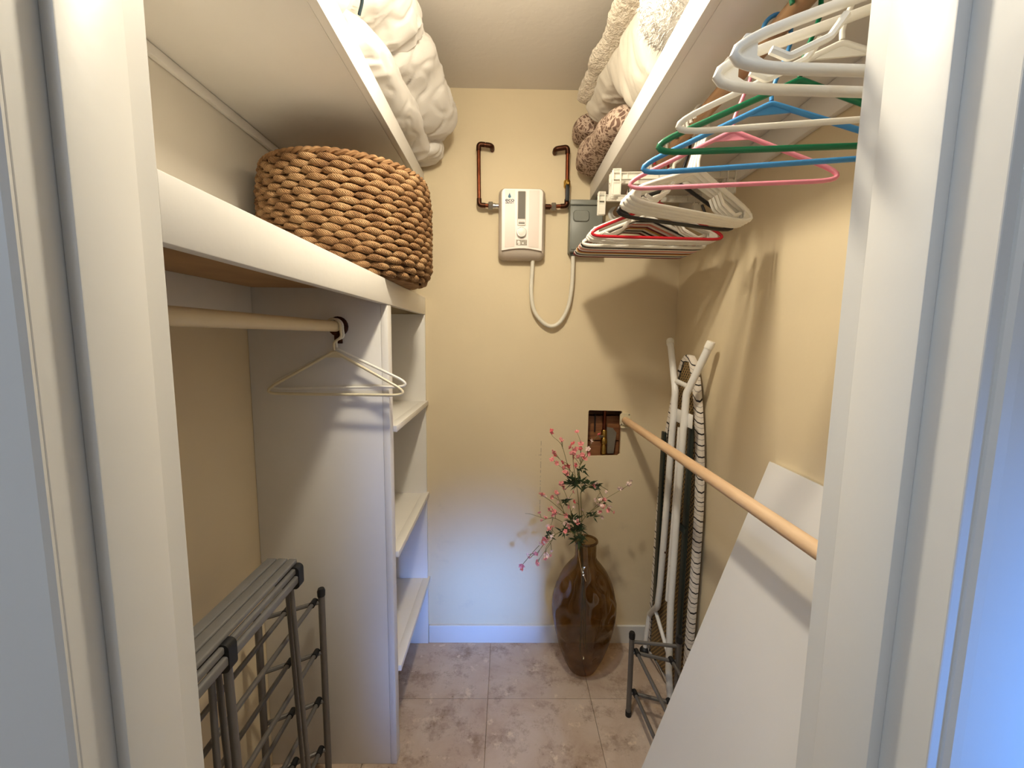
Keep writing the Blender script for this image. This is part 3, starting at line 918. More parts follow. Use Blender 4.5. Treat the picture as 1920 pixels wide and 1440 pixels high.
# ------------------------------------------------------------------ bedding
def soft(secs, nr=56, ns=48, ex=2.6, amp=0.008, fq=(9, 9, 9), seed=0, end=0.16, fine=0.0, ffq=60, lean=0.0, zmin=None, ridge=0.0, pleat=0.0, pf=(8, 34, 8)):
    """closed cloth bundle lofted along y through sections (y,x0,x1,z0,z1)"""
    ys = [s_[0] for s_ in secs]
    def ev(y):
        for i in range(len(secs) - 1):
            if y <= ys[i + 1] or i == len(secs) - 2:
                t_ = (y - ys[i]) / (ys[i + 1] - ys[i]); t_ = max(0, min(1, t_)); t_ = t_ * t_ * (3 - 2 * t_)
                return [secs[i][k] * (1 - t_) + secs[i + 1][k] * t_ for k in range(1, 5)]
    vs, fs = [], []
    y0, y1 = ys[0], ys[-1]
    sd = Vector((seed * 3.7, seed * 1.3, seed * 5.1))
    for i in range(nr + 1):
        t_ = 0.5 - 0.5 * math.cos(PI * i / nr)
        y = y0 + (y1 - y0) * t_
        x0, x1, z0, z1 = ev(y)
        e = min(t_, 1 - t_) / end
        k = (1 - (1 - min(1, e)) ** 2.6) ** (1 / 2.6)
        k = max(k, 0.02)
        cx, cz, hw, hh = (x0 + x1) / 2, (z0 + z1) / 2, (x1 - x0) / 2 * k, (z1 - z0) / 2 * k
        cz = z0 + hh if False else cz
        for j in range(ns):
            a = 2 * PI * j / ns
            c, s_ = math.cos(a), math.sin(a)
            dx = math.copysign(abs(c) ** (2 / ex), c)
            dz = math.copysign(abs(s_) ** (2 / ex), s_)
            p = Vector((cx + hw * dx + lean * dz, y, cz + hh * dz))
            nrm = Vector((c * 1.0, 0, s_))
            q = Vector((p.x * fq[0], p.y * fq[1], p.z * fq[2])) + sd
            d = amp * noise.noise(q)
            if ridge:
                d -= ridge * max(0.0, 1 - abs(noise.noise(q * 1.7 + Vector((9, 2, 4)))) * 7)
            if pleat:
                w_ = noise.noise(Vector((p.x * 5, p.y * 5, p.z * 5)) + sd)
                pn = noise.noise(Vector((p.x * pf[0] + w_, p.y * pf[1] + 2.5 * w_, p.z * pf[2])) + sd * 2)
                d += pleat * (0.35 - abs(pn) ** 0.7) * max(0.0, min(1.0, 0.5 + 1.6 * noise.noise(p * 7 + sd * 3)))
            if fine:
                d += fine * noise.noise(p * ffq + sd)
            p += nrm * d * (0.3 + 0.7 * k)
            if zmin is not None:
                p.z = max(zmin, p.z)
            p.z = min(p.z, CE - 0.004); p.y = min(p.y, YB - 0.003); p.x = max(XL + 0.003, min(XR - 0.003, p.x))
            vs.append(p)
    for i in range(nr):
        for j in range(ns):
            j2 = (j + 1) % ns
            fs.append((i * ns + j, (i + 1) * ns + j, (i + 1) * ns + j2, i * ns + j2))
    fs.append(tuple(range(ns))); fs.append(tuple(nr * ns + j for j in range(ns - 1, -1, -1)))
    return MB().add(vs, fs)

ZL, ZR = 2.1015, 2.0715
t = thing('duvet', 'white bunched-up duvet hanging over the edge of the high left shelf', 'duvet', (-0.5, 1.3, ZL))
build('lower_fold', soft([(1.065, -0.66, -0.345, ZL, 2.22), (1.25, -0.66, -0.325, ZL, 2.25), (1.55, -0.66, -0.300, ZL, 2.23), (1.775, -0.66, -0.300, ZL, 2.20)], seed=1, amp=0.012, fq=(8, 7, 12), zmin=ZL, end=0.10, ex=2.4, ridge=0.004, pleat=0.014, pf=(6, 16, 26), nr=130, ns=100), 'duvet', t, angle=80)
build('back_fold', soft([(1.26, -0.66, -0.28, 2.17, 2.40), (1.42, -0.66, -0.238, 2.17, 2.405), (1.60, -0.66, -0.200, 2.16, 2.37), (1.79, -0.66, -0.235, 2.15, 2.30)], seed=2, amp=0.024, fq=(6, 9, 7), zmin=2.14, end=0.25, ex=2.3, ridge=0.006, pleat=0.020, pf=(7, 24, 9), nr=120, ns=110), 'duvet', t, angle=80)
build('front_fold', soft([(1.068, -0.66, -0.285, 2.20, 2.42), (1.15, -0.66, -0.258, 2.21, 2.425), (1.24, -0.66, -0.240, 2.215, 2.425), (1.35, -0.66, -0.245, 2.22, 2.42)], seed=3, amp=0.022, fq=(7, 8, 8), zmin=2.17, end=0.25, ex=2.3, ridge=0.006, pleat=0.020, pf=(7, 24, 9), nr=120, ns=110), 'duvet', t, angle=80)
build('tucked_corner', soft([(1.66, -0.60, -0.285, 2.11, 2.215), (1.73, -0.60, -0.262, 2.11, 2.22), (1.81, -0.60, -0.275, 2.11, 2.21)], nr=40, ns=70, seed=4, pleat=0.012, amp=0.012, fq=(10, 12, 10), zmin=ZL, end=0.3), 'duvet', t, angle=80)
t = thing('pillow', 'grey-white pillow with dark piping nearest the door on the high left shelf', 'pillow', (-0.5, 0.8, ZL))
build('cushion', soft([(0.56, -0.70, -0.37, ZL, 2.25), (0.75, -0.70, -0.352, ZL, 2.27), (1.055, -0.70, -0.338, ZL, 2.245)], seed=5, amp=0.010, fq=(8, 6, 8), zmin=ZL, end=0.2, ex=2.2), 'pillow', t, angle=80)
build('piping', MB().tube(bez([(-0.352, 0.66, 2.245), (-0.334, 0.83, 2.232), (-0.330, 0.96, 2.215), (-0.334, 1.03, 2.190), (-0.350, 1.055, 2.165)], 6), 0.004, 6), 'piping', t)

t = thing('leopard_blanket', 'folded brown leopard-print fleece at the back of the high right shelf', 'blanket', (0.5, 1.68, ZR))
build('lower_layer', soft([(1.36, 0.320, 0.69, ZR, 2.170), (1.50, 0.292, 0.69, ZR, 2.182), (1.68, 0.268, 0.69, ZR, 2.190), (1.814, 0.272, 0.69, ZR, 2.18)], seed=6, amp=0.010, fq=(8, 9, 8), zmin=ZR, end=0.12, ex=3, nr=50), 'leopard', t, angle=80)
build('upper_layer', soft([(1.655, 0.262, 0.69, 2.195, 2.285), (1.74, 0.252, 0.69, 2.192, 2.295), (1.814, 0.258, 0.69, 2.195, 2.285)], seed=7, amp=0.008, fq=(8, 9, 8), end=0.2, ex=3, nr=36), 'leopard', t, angle=80)
t = thing('sherpa_blanket', 'cream velour blanket with fleecy sherpa edge on the high right shelf', 'blanket', (0.5, 1.3, ZR))
build('velour_side', soft([(1.125, 0.330, 0.69, ZR, 2.31), (1.29, 0.316, 0.69, ZR, 2.305), (1.34, 0.312, 0.69, 2.12, 2.303), (1.40, 0.302, 0.69, 2.200, 2.30), (1.635, 0.286, 0.69, 2.205, 2.285)], seed=8, amp=0.010, fq=(4, 15, 9), zmin=ZR, end=0.06, ex=3.6, lean=-0.022, ridge=0.004, pleat=0.013, pf=(5, 30, 14), nr=120, ns=80), 'fleece', t, angle=80)
build('sherpa_edge', soft([(1.12, 0.285, 0.66, 2.285, 2.355), (1.30, 0.272, 0.66, 2.28, 2.35), (1.45, 0.258, 0.66, 2.275, 2.34), (1.64, 0.246, 0.66, 2.262, 2.325)], nr=120, ns=90, seed=9, amp=0.010, fq=(8, 10, 8), end=0.06, fine=0.0045, ffq=70, ex=2.6), 'sherpa', t, angle=80)
t = thing('fur_throw', 'fluffy white long-pile throw nearest the door on the high right shelf', 'throw', (0.5, 0.9, ZR))
fm = soft([(0.72, 0.30, 0.69, ZR, 2.40), (0.95, 0.300, 0.69, ZR, 2.40), (1.085, 0.296, 0.69, ZR + 0.02, 2.39)], nr=90, ns=90, seed=10, amp=0.010, fq=(9, 10, 9), zmin=ZR, end=0.05, fine=0.004, ffq=60, ex=4.0, lean=-0.015)
build('pile_body', fm, 'fur', t, angle=80)
tm = MB()
for q in range(9000):
    p = fm.v[random.randrange(len(fm.v))]
    if p.x > 0.40 or p.z < 2.09 or p.y < 0.8:
        continue
    d = Vector((-0.6 + random.uniform(-.4, .4), random.uniform(-.5, .7), random.uniform(-1.0, .25))).normalized()
    L = random.uniform(0.008, 0.020)
    side = d.cross(Vector((random.uniform(-1, 1), random.uniform(-1, 1), random.uniform(-1, 1)))).normalized() * 0.0009
    mid = p + d * L * 0.55
    tip = p + d * L + Vector((0, 0, -0.004))
    tip.z = max(tip.z, ZR)
    tm.add([p - side, p + side, mid + side * .7, mid - side * .7, tip], [(0, 1, 2, 3), (3, 2, 4)])
o = build('tufts', tm, 'fur', t, recalc=False)
o['kind'] = 'stuff'

# ------------------------------------------------------------------ water heater on the back wall
t = thing('water_heater', 'small white tankless water heater with dial and display on the back wall', 'water heater', (0.055, YB, 1.762))
y = YB - 0.0006
m = MB().rrloft([(-0.039, 0.149, 1.752, 2.032, 0.022, y), (-0.041, 0.151, 1.750, 2.034, 0.024, y - 0.022), (-0.040, 0.150, 1.753, 2.033, 0.024, y - 0.040), (-0.030, 0.140, 1.772, 2.026, 0.020, y - 0.060)], 6)
build('housing', m, 'heater_grey', t, angle=60)
yf = y - 0.061
arch = [(-0.0265 + 0.1635 * i / 16, 1.781 + 0.010 * math.sin(PI * i / 16)) for i in range(17)]
top = [(0.137, 2.010), (0.134, 2.018), (0.127, 2.022), (-0.0165, 2.022), (-0.0235, 2.018), (-0.0265, 2.010)]
cover = build('front_cover', MB().prism(arch + top, 0.010, 'Y', yf - 0.009), 'heater_white', t, smooth=False)
build('pearl_panel', MB().prism([(-0.014, 1.793), (0.026, 1.797), (0.029, 1.86), (0.026, 1.90), (0.026, 2.018), (-0.014, 2.018)], 0.002, 'Y', yf - 0.0105), 'heater_panel', cover, smooth=False)
build('pearl_panel', MB().prism([(0.083, 1.797), (0.124, 1.793), (0.124, 2.018), (0.083, 2.018), (0.083, 1.90), (0.080, 1.86)], 0.002, 'Y', yf - 0.0105), 'heater_panel', cover, smooth=False)
yd = yf - 0.0098
d = build('display', MB().rrloft([(0.036, 0.070, 1.880, 2.014, 0.005, yd + 0.001), (0.036, 0.070, 1.880, 2.014, 0.005, yd - 0.0022)]), 'heater_grey', t)
build('screen', MB().rrloft([(0.0385, 0.0675, 1.906, 2.0115, 0.002, yd), (0.0385, 0.0675, 1.906, 2.0115, 0.002, yd - 0.0029)]), 'display', d)
build('screen_label', MB().rrloft([(0.0385, 0.0675, 1.883, 1.902, 0.002, yd), (0.0385, 0.0675, 1.883, 1.902, 0.002, yd - 0.0029)]), 'heater_white', d)
build('label_print', MB().box((0.041, yd - 0.0031, 1.886), (0.066, yd - 0.0028, 1.892)).box((0.041, yd - 0.0031, 1.895), (0.065, yd - 0.0028, 1.8965)), 'display', d, smooth=False)
kb = build('dial', MB().lathe([(0.0200, yd + 0.001), (0.0195, yd - 0.010), (0.0175, yd - 0.0125)], (0.0535, 0, 1.852), 32, 'Y'), 'chrome', t)
build('dial_face', MB().lathe([(0.0168, yd - 0.012), (0.0165, yd - 0.0136), (0.0150, yd - 0.0140)], (0.0535, 0, 1.8525), 32, 'Y'), 'heater_white', kb)
lb = build('rating_label', MB().box((0.0325, yd - 0.0008, 1.803), (0.0765, yd + 0.001, 1.824)), 'label_print', t, smooth=False)
build('label_print', MB().lathe([(0.0058, yd - 0.0012), (0.0058, yd)], (0.0425, 0, 1.8145), 16, 'Y').lathe([(0.0034, yd - 0.0012), (0.0034, yd)], (0.060, 0, 1.8105), 14, 'Y').box((0.040, yd - 0.0012, 1.804), (0.049, yd, 1.811)), 'heater_white', lb, smooth=False)
# droplet mark and lettering
drop = []
for i in range(25):
    a = 2 * PI * i / 24
    rr = 0.0062
    x_, z_ = rr * math.sin(a), -rr * math.cos(a)
    if z_ > 0:
        x_ *= (1 - z_ / rr) ** 0.9; z_ *= 2.3
    drop.append((0.0035 + x_, 1.9925 + z_))
build('droplet_mark', MB().prism(drop[:-1], 0.0006, 'Y', yf - 0.0109), 'print_blue', cover, smooth=False)
def lettering(text, size, cx, cz, yy, mat, parent, name, sx=1.0):
    cu = bpy.data.curves.new(name, 'FONT')
    cu.body = text
    cu.size = size
    cu.align_x = 'CENTER'
    cu.extrude = 0.0002
    cu.offset = size * 0.02
    ob = bpy.data.objects.new(name, cu)
    COL.objects.link(ob)
    bpy.context.view_layer.update()
    dg = bpy.context.evaluated_depsgraph_get()
    me = bpy.data.meshes.new_from_object(ob.evaluated_get(dg))
    bpy.data.objects.remove(ob)
    off = wloc(parent)
    for v in me.vertices:
        x_, y_, z_ = v.co
        v.co = Vector((cx + x_ * sx, yy - z_, cz + y_)) - off
    me.materials.clear()
    me.materials.append(MAT[mat])
    o = bpy.data.objects.new(name, me)
    COL.objects.link(o)
    o.parent = parent
    return o
lettering('eco', 0.020, 0.0045, 1.9725, yf - 0.0108, 'print_dark', cover, 'lettering', 1.25)
lettering('SMART', 0.0088, 0.0040, 1.9645, yf - 0.0108, 'print_dark', cover, 'lettering', 1.25)

# copper pipes either side
def pipe_run(name, label, pts, runs, elbows, nut_x, sgn):
    t = thing(name, label, 'pipe', pts[0])
    path = fillet(pts, 0.014, 6)
    build('tube', MB().tube(path, 0.0078, 12), 'copper', t)
    for p in elbows:
        i = min(range(len(pts)), key=lambda k: (Vector(pts[k]) - Vector(p)).length)
        c = Vector(pts[i])
        a = (Vector(pts[i - 1]) - c).normalized() if i else None
        b = (Vector(pts[i + 1]) - c).normalized()
        build('elbow', MB().tube(fillet([c + a * 0.026, c, c + b * 0.026], 0.014, 6), 0.0100, 12), 'copper_dark', t)
    z = pts[-1][2]; yy = pts[-1][1]
    nut = MB().lathe([(0.0145, nut_x), (0.0165, nut_x + 0.003), (0.0165, nut_x + 0.016), (0.0145, nut_x + 0.019)], (0, yy, z), 6, 'X')
    build('nut', nut, 'steel', t, smooth=False)
    return t
yp = YB - 0.034
t = pipe_run('copper_pipe', 'copper pipe with two elbows on the left of the water heater', [(-0.070, YB - 0.0005, 2.196), (-0.070, yp, 2.200), (-0.124, yp, 2.206), (-0.121, yp, 1.968), (-0.0400, yp, 1.966)], None,
             [(-0.070, yp, 2.200), (-0.124, yp, 2.206), (-0.121, yp, 1.968)], -0.083, 1)
build('fitting', MB().lathe([(0.0115, -0.064), (0.0115, -0.056), (0.0095, -0.055), (0.0095, -0.0415)], (0, yp, 1.966), 16, 'X'), 'chrome', t)
t = pipe_run('copper_pipe', 'copper pipe with shut-off valve on the right of the water heater', [(0.188, YB - 0.0005, 2.188), (0.188, yp, 2.192), (0.238, yp, 2.200), (0.240, yp, 1.970), (0.1515, yp, 1.966)], None,
             [(0.188, yp, 2.192), (0.238, yp, 2.200), (0.240, yp, 1.970)], 0.176, -1)
build('fitting', MB().lathe([(0.0105, 0.152), (0.0105, 0.172), (0.0085, 0.173)], (0, yp, 1.966), 16, 'X'), 'copper_dark', t)
v = build('valve', MB().lathe([(0.0105, 2.040), (0.0140, 2.046), (0.0140, 2.066), (0.0105, 2.072)], (0.239, yp, 0), 16), 'brass', t)
build('lever', MB().box((0.2315, yp - 0.019, 1.985), (0.2475, yp - 0.013, 2.050), 0.002), 'rubber', v)
build('lever_bolt', MB().lathe([(0.006, yp - 0.012), (0.006, yp - 0.024), (0.004, yp - 0.026)], (0.239, 0, 2.052), 12, 'Y'), 'brass', v)

t = thing('junction_box', 'grey metal electrical disconnect box beside the water heater', 'electrical box', (0.32, YB, 1.785))
build('body', MB().box((0.252, YB - 0.062, 1.782), (0.386, YB - 0.0005, 1.972), 0.003), 'grey_box', t)
build('lid', MB().box((0.250, YB - 0.070, 1.965), (0.388, YB - 0.0005, 1.986), 0.003), 'grey_box', t)
build('door', MB().box((0.257, YB - 0.066, 1.790), (0.383, YB - 0.0615, 1.962), 0.002), 'grey_box', t)
build('finger_pull', MB().rrloft([(0.262, 0.330, 1.898, 1.946, 0.014, YB - 0.065), (0.266, 0.326, 1.902, 1.942, 0.012, YB - 0.0715)]), 'grey_box', t)
build('hub', MB().lathe([(0.014, 1.7825), (0.014, 1.772), (0.011, 1.770)], (0.272, YB - 0.03, 0), 16), 'grey_box_dark', t)
yc = YB - 0.024
tag(build('conduit', MB().tube(bez([(0.104, yc, 1.7525), (0.102, yc, 1.70), (0.100, yc, 1.62), (0.113, yc, 1.545), (0.150, yc, 1.496), (0.190, yc, 1.478), (0.228, yc, 1.500), (0.258, yc, 1.560), (0.271, yc, 1.64), (0.273, yc - 0.004, 1.72), (0.272, YB - 0.03, 1.771)], 8), 0.0085, 12), 'conduit', None),
    'white flexible conduit looping from the water heater to the grey box', 'cable')

# pipe inside the wall cut-out
t = thing('pipe_valve', 'old copper pipe and valve inside the wall cut-out', 'pipe', (0.447, YB + 0.04, 0.83))
build('pipe', MB().tube([(0.447, YB + 0.040, 1.21), (0.447, YB + 0.040, 0.79)], 0.0085, 12), 'copper', t)
build('valve_body', MB().lathe([(0.011, 1.015), (0.0135, 1.010), (0.0135, 0.985), (0.011, 0.980), (0.015, 0.972), (0.0165, 0.955), (0.011, 0.945), (0.0135, 0.935), (0.0135, 0.90)], (0.447, YB + 0.040, 0), 14), 'brass', t)
build('stem', MB().tube([(0.446, YB + 0.038, 0.985), (0.425, YB + 0.018, 0.987)], 0.006, 10), 'steel', t)
build('metal_plate', MB().prism([(0.462, 1.025), (0.490, 1.020), (0.508, 0.998), (0.498, 0.90), (0.468, 0.90)], 0.002, 'Y', YB + 0.052), 'steel', t, smooth=False)

# ------------------------------------------------------------------ hangers
def hook_path(crown, rr, r):
    c = rr * 1.10 + r
    pts = [Vector((0, 0, crown + 0.004)), Vector((0.001, 0, crown + 0.025)), Vector((c, 0, -0.030)), Vector((c, 0, -0.008))]
    out = bez(pts, 4)
    for q in range(0, 216, 12):
        out.append(Vector((c * math.cos(R(q)), 0, c * math.sin(R(q)))))
    return out

def tri(crown, hw, bar, rad):
    # closed rounded triangle: crown at the top, two shoulders, bottom bar
    ang = math.atan2(crown - bar, hw)
    ext = rad * (1 / math.sin(ang / 2) - 1) * 0.72
    return fillet([(0, 0, crown), (hw + ext, 0, bar), (-hw - ext, 0, bar)], rad, 8, closed=True)

_cache = {}
def hanger_meshes(kind, crown, hw, bar, r, rr):
    key = (kind, crown, hw, bar, r, rr)
    if key in _cache:
        return _cache[key]
    parts = []
    if kind == 'tube':
        parts.append(('frame', MB().tube(tri(crown, hw, bar, 0.016), r, 8, closed=True)))
        parts.append(('hook', MB().tube(hook_path(crown, rr, 0.0036), 0.0036, 8)))
        parts.append(('crown_web', MB().prism([(-0.032, crown - 0.018), (0, crown - 0.002), (0.032, crown - 0.018)], 0.003, 'Y', -0.0015)))
    elif kind == 'moulded':
        parts.append(('frame', MB().tube(tri(crown, hw, bar, 0.025), r, 8, closed=True)))
        parts.append(('hook', MB().tube(hook_path(crown, rr, 0.0042), 0.0042, 8)))
        k = (crown - bar) / hw
        for s in (-1, 1):
            def sh(x):
                return crown - k * abs(x)
            pts = [(s * hw * 0.78, sh(hw * 0.78) - 0.003), (s * hw * 0.68, sh(hw * 0.68) - 0.020), (s * hw * 0.46, sh(hw * 0.46) - 0.020), (s * hw * 0.38, sh(hw * 0.38) - 0.004)]
            parts.append(('strap_hook', MB().tube(fillet([(x, 0, z) for x, z in pts], 0.010, 4), r * 0.72, 7)))
            a_ = hw * 0.985
            web = [(s * a_, bar + 0.016), (s * (a_ - 0.012), bar + 0.002), (s * (a_ - 0.045), bar + 0.002), (s * (a_ - 0.026), bar + 0.012), (s * (a_ - 0.026), bar + 0.026), (s * (a_ - 0.040), bar + 0.036), (s * (a_ - 0.012), bar + 0.034)]
            parts.append(('corner_web', MB().prism(web, 0.004, 'Y', -0.002)))
    elif kind == 'clip':
        z0 = -0.075
        m = MB().box((-hw, -0.0012, z0 - 0.009), (hw, 0.0012, z0 + 0.009), 0.0006)
        m.box((-hw, -0.005, z0 + 0.007), (hw, 0.005, z0 + 0.010), 0.0008)
        m.box((-hw, -0.005, z0 - 0.010), (hw, 0.005, z0 - 0.007), 0.0008)
        for k in range(1, 8):
            xx = -hw + 2 * hw * k / 8
            m.box((xx - 0.001, -0.004, z0 - 0.008), (xx + 0.001, 0.004, z0 + 0.008))
        parts.append(('bar', m))
        parts.append(('hook', MB().tube(hook_path(z0 + 0.005, rr, 0.0042), 0.0042, 8)))
        for s in (-1, 1):
            m = MB()
            xa, xb = sorted((s * (hw - 0.024), s * hw))
            for yy in (-0.008, 0.005):
                m.box((xa, yy, z0 - 0.052), (xa + 0.004, yy + 0.003, z0 + 0.018), 0.0006)
                m.box((xb - 0.004, yy, z0 - 0.052), (xb, yy + 0.003, z0 + 0.018), 0.0006)
                for zz in (-0.052, -0.020, 0.014):
                    m.box((xa, yy, z0 + zz), (xb, yy + 0.003, z0 + zz + 0.004), 0.0006)
                m.box((xa + 0.004, yy + 0.001, z0 - 0.048), (xb - 0.004, yy + 0.002, z0 - 0.020))
            parts.append(('clip', m))
    res = [(n, m) for n, m in parts]
    _cache[key] = res
    return res

_mesh = {}
def hanger(kind, col, X, Y, Z, yaw, label, group, crown=-0.118, hw=0.195, bar=-0.218, r=0.0046, rr=0.016, roll=0.0):
    t = thing('pants_hanger' if kind == 'clip' else 'clothes_hanger', label, 'hanger', (X, Y, Z), group)
    t.rotation_euler = (0, R(roll), R(yaw))
    for i, (n, mb) in enumerate(hanger_meshes(kind, crown, hw, bar, r, rr)):
        key = (kind, crown, hw, bar, r, rr, col, i)
        if key not in _mesh:
            o = build(n, mb, col, t, local=True, angle=50)
            _mesh[key] = o.data
        else:
            o = bpy.data.objects.new(n, _mesh[key]); COL.objects.link(o); o.parent = t
    return t

RX, RZ = 0.45, 1.95
G1 = 'hangers spread out at the near end of the right rod'
hanger('moulded', 'p_white', RX, 0.500, RZ, 0.5, 'thick white plastic hanger nearest the door on the right rod', G1, r=0.0062, hw=0.205)
hanger('moulded', 'p_white', RX, 0.540, RZ, 1.0, 'thick white plastic hanger second from the door on the right rod', G1, r=0.0062, hw=0.205)
hanger('tube', 'p_white', RX, 0.608, RZ, -11.0, 'thin white hanger between the thick white ones and the green one', G1, r=0.0045, hw=0.205)
hanger('tube', 'p_green', RX, 0.690, RZ, -7.0, 'dark green tubular plastic hanger', G1, r=0.0050, hw=0.207)
hanger('tube', 'p_blue', RX - 0.003, 0.755, RZ, -13.0, 'sky blue tubular plastic hanger', G1, r=0.0048, hw=0.205)
hanger('tube', 'p_pink', RX - 0.014, 0.850, RZ, -14.0, 'pink tubular plastic hanger', G1, r=0.0045, hw=0.186, roll=1.5)
G2 = 'hangers packed together at the far end of the right rod'
WLS = ('foremost white hanger of the turned bundle just behind the pink hanger', 'second white hanger of the turned bundle behind the pink hanger', 'third white hanger of the turned bundle behind the pink hanger', 'rearmost white hanger of the turned bundle behind the pink hanger')
for i in range(4):
    hanger('moulded', 'p_white', RX, 1.035 + 0.019 * i, RZ, 24 - i, WLS[i], 'white hangers turned as one bundle behind the pink one', r=0.0058, hw=0.200)
hanger('moulded', 'p_black', RX, 1.135, RZ, 20, 'black notched hanger hidden behind the turned white bundle', G2, r=0.005)
hanger('clip', 'clear', RX + 0.055 - 0.055, 1.190, RZ, -5, 'clear plastic clip hanger behind the turned white bundle, nearer one', G2, hw=0.165)
hanger('clip', 'clear', RX, 1.240, RZ, 3, 'clear plastic clip hanger just in front of the bright red hanger', G2, hw=0.165)
hanger('tube', 'p_red', RX, 1.290, RZ, 3, 'bright red tubular hanger in the packed bunch', G2, hw=0.20)
PLS = ('white moulded hanger right behind the bright red one', 'middle one of three white moulded hangers behind the bright red one', 'third white moulded hanger behind the bright red one')
for i, yw in enumerate((4, 2, 1)):
    hanger('moulded', 'p_white', RX, 1.318 + 0.020 * i, RZ, yw, PLS[i], 'white hangers behind the bright red one', r=0.0056, hw=0.205)
hanger('clip', 'clear', RX, 1.385, RZ, 0, 'clear plastic clip hanger deepest in the packed bunch', G2, hw=0.165)
FW = 'thin white hanger deep in the packed bunch near the grey box'
far = [('p_white', 1.412, 2, FW), ('p_black', 1.430, 2, 'thin black hanger in the packed bunch, nearer of two'), ('p_white', 1.448, 2, FW),
       ('p_salmon', 1.466, 2, 'salmon coloured hanger in the packed bunch by the grey box'), ('p_white', 1.482, 2, FW), ('p_darkred', 1.498, 2, 'dark red hanger in the packed bunch, nearer of two'),
       ('p_tan', 1.515, 2, 'mustard coloured hanger in the packed bunch by the grey box'), ('p_white', 1.532, 2, FW), ('p_black', 1.548, 2, 'thin black hanger in the packed bunch, farther of two'),
       ('p_white', 1.564, 2, FW), ('p_darkred', 1.582, 2, 'dark red hanger hanging last, closest to the back wall')]
for c, yy, yw, lb in far:
    hanger('tube', c, RX, yy, RZ, yw, lb, 'thin white hangers deep in the bunch' if lb == FW else G2, r=0.0056, hw=0.204)

G3 = 'hangers on the left rod'
hanger('tube', 'p_cream', -0.50, 1.212, 1.455, -1, 'cream hanger in front on the left rod', G3, crown=-0.072, hw=0.196, bar=-0.198, r=0.0042, rr=0.0155)
hanger('tube', 'p_white', -0.50, 1.228, 1.455, -1.0, 'white hanger half hidden behind the cream one on the left rod', G3, crown=-0.066, hw=0.196, bar=-0.180, r=0.0040, rr=0.0155, roll=-1.5)

# ------------------------------------------------------------------ vase with flowering sprigs
VX, VY = 0.340, 1.658
t = thing('vase', 'tall dimpled brown glass vase standing on the tiles by the back wall', 'vase', (VX, VY, 0))
prof = [(0.03, 0.001), (0.045, 0.001), (0.058, 0.014), (0.074, 0.045), (0.090, 0.085), (0.104, 0.130), (0.118, 0.185), (0.128, 0.235), (0.1325, 0.285),
        (0.1320, 0.335), (0.123, 0.382), (0.109, 0.423), (0.090, 0.460), (0.068, 0.492), (0.051, 0.514), (0.0445, 0.530), (0.0430, 0.550), (0.0430, 0.600)]
prof = [(a * 1.022, b * 0.968) for a, b in prof]
zs = []
for i in range(len(prof) - 1):
    for j in range(4):
        f = j / 4
        zs.append((prof[i][0] * (1 - f) + prof[i + 1][0] * f, prof[i][1] * (1 - f) + prof[i + 1][1] * f))
zs.append(prof[-1])
dimples = [(random.uniform(0, 2 * PI), random.uniform(0.08, 0.45), random.uniform(0.030, 0.050)) for _ in range(34)]
SEG = 72
vs, fs = [], []
for r_, z in zs:
    for k in range(SEG):
        a = 2 * PI * k / SEG
        rr = r_
        if 0.02 < z < 0.52:
            for (da, dz, w) in dimples:
                dd = math.hypot(math.atan2(math.sin(a - da), math.cos(a - da)) * 0.12, z - dz)
                if dd < w:
                    rr -= 0.0105 * (math.cos(dd / w * PI) * 0.5 + 0.5)
            rr += 0.0025 * noise.noise(Vector((math.cos(a) * 2, math.sin(a) * 2, z * 9)))
        vs.append((VX + rr * math.cos(a), VY + rr * math.sin(a), z))
for i in range(len(zs) - 1):
    for k in range(SEG):
        k2 = (k + 1) % SEG
        fs.append((i * SEG + k, i * SEG + k2, (i + 1) * SEG + k2, (i + 1) * SEG + k))
fs.append(tuple(range(SEG - 1, -1, -1)))
build('glass_body', MB().add(vs, fs), 'vase', t, angle=180)
build('rim', MB().tube([(VX + 0.0455 * math.cos(2 * PI * k / 40), VY + 0.0455 * math.sin(2 * PI * k / 40), 0.585) for k in range(40)], 0.0052, 8, closed=True), 'vase_rim', t)
tag(build('ribbon', MB().tube(bez([(0.324, 1.640, 0.648), (0.322, 1.625, 0.625), (0.312, 1.616, 0.603), (0.300, 1.600, 0.585), (0.301, 1.596, 0.545), (0.309, 1.585, 0.505), (0.322, 1.545, 0.472)], 6), 0.0042, 6, flat=0.3), 'twine'),
    'tan raffia ribbon hanging over the neck of the brown vase', 'ribbon')

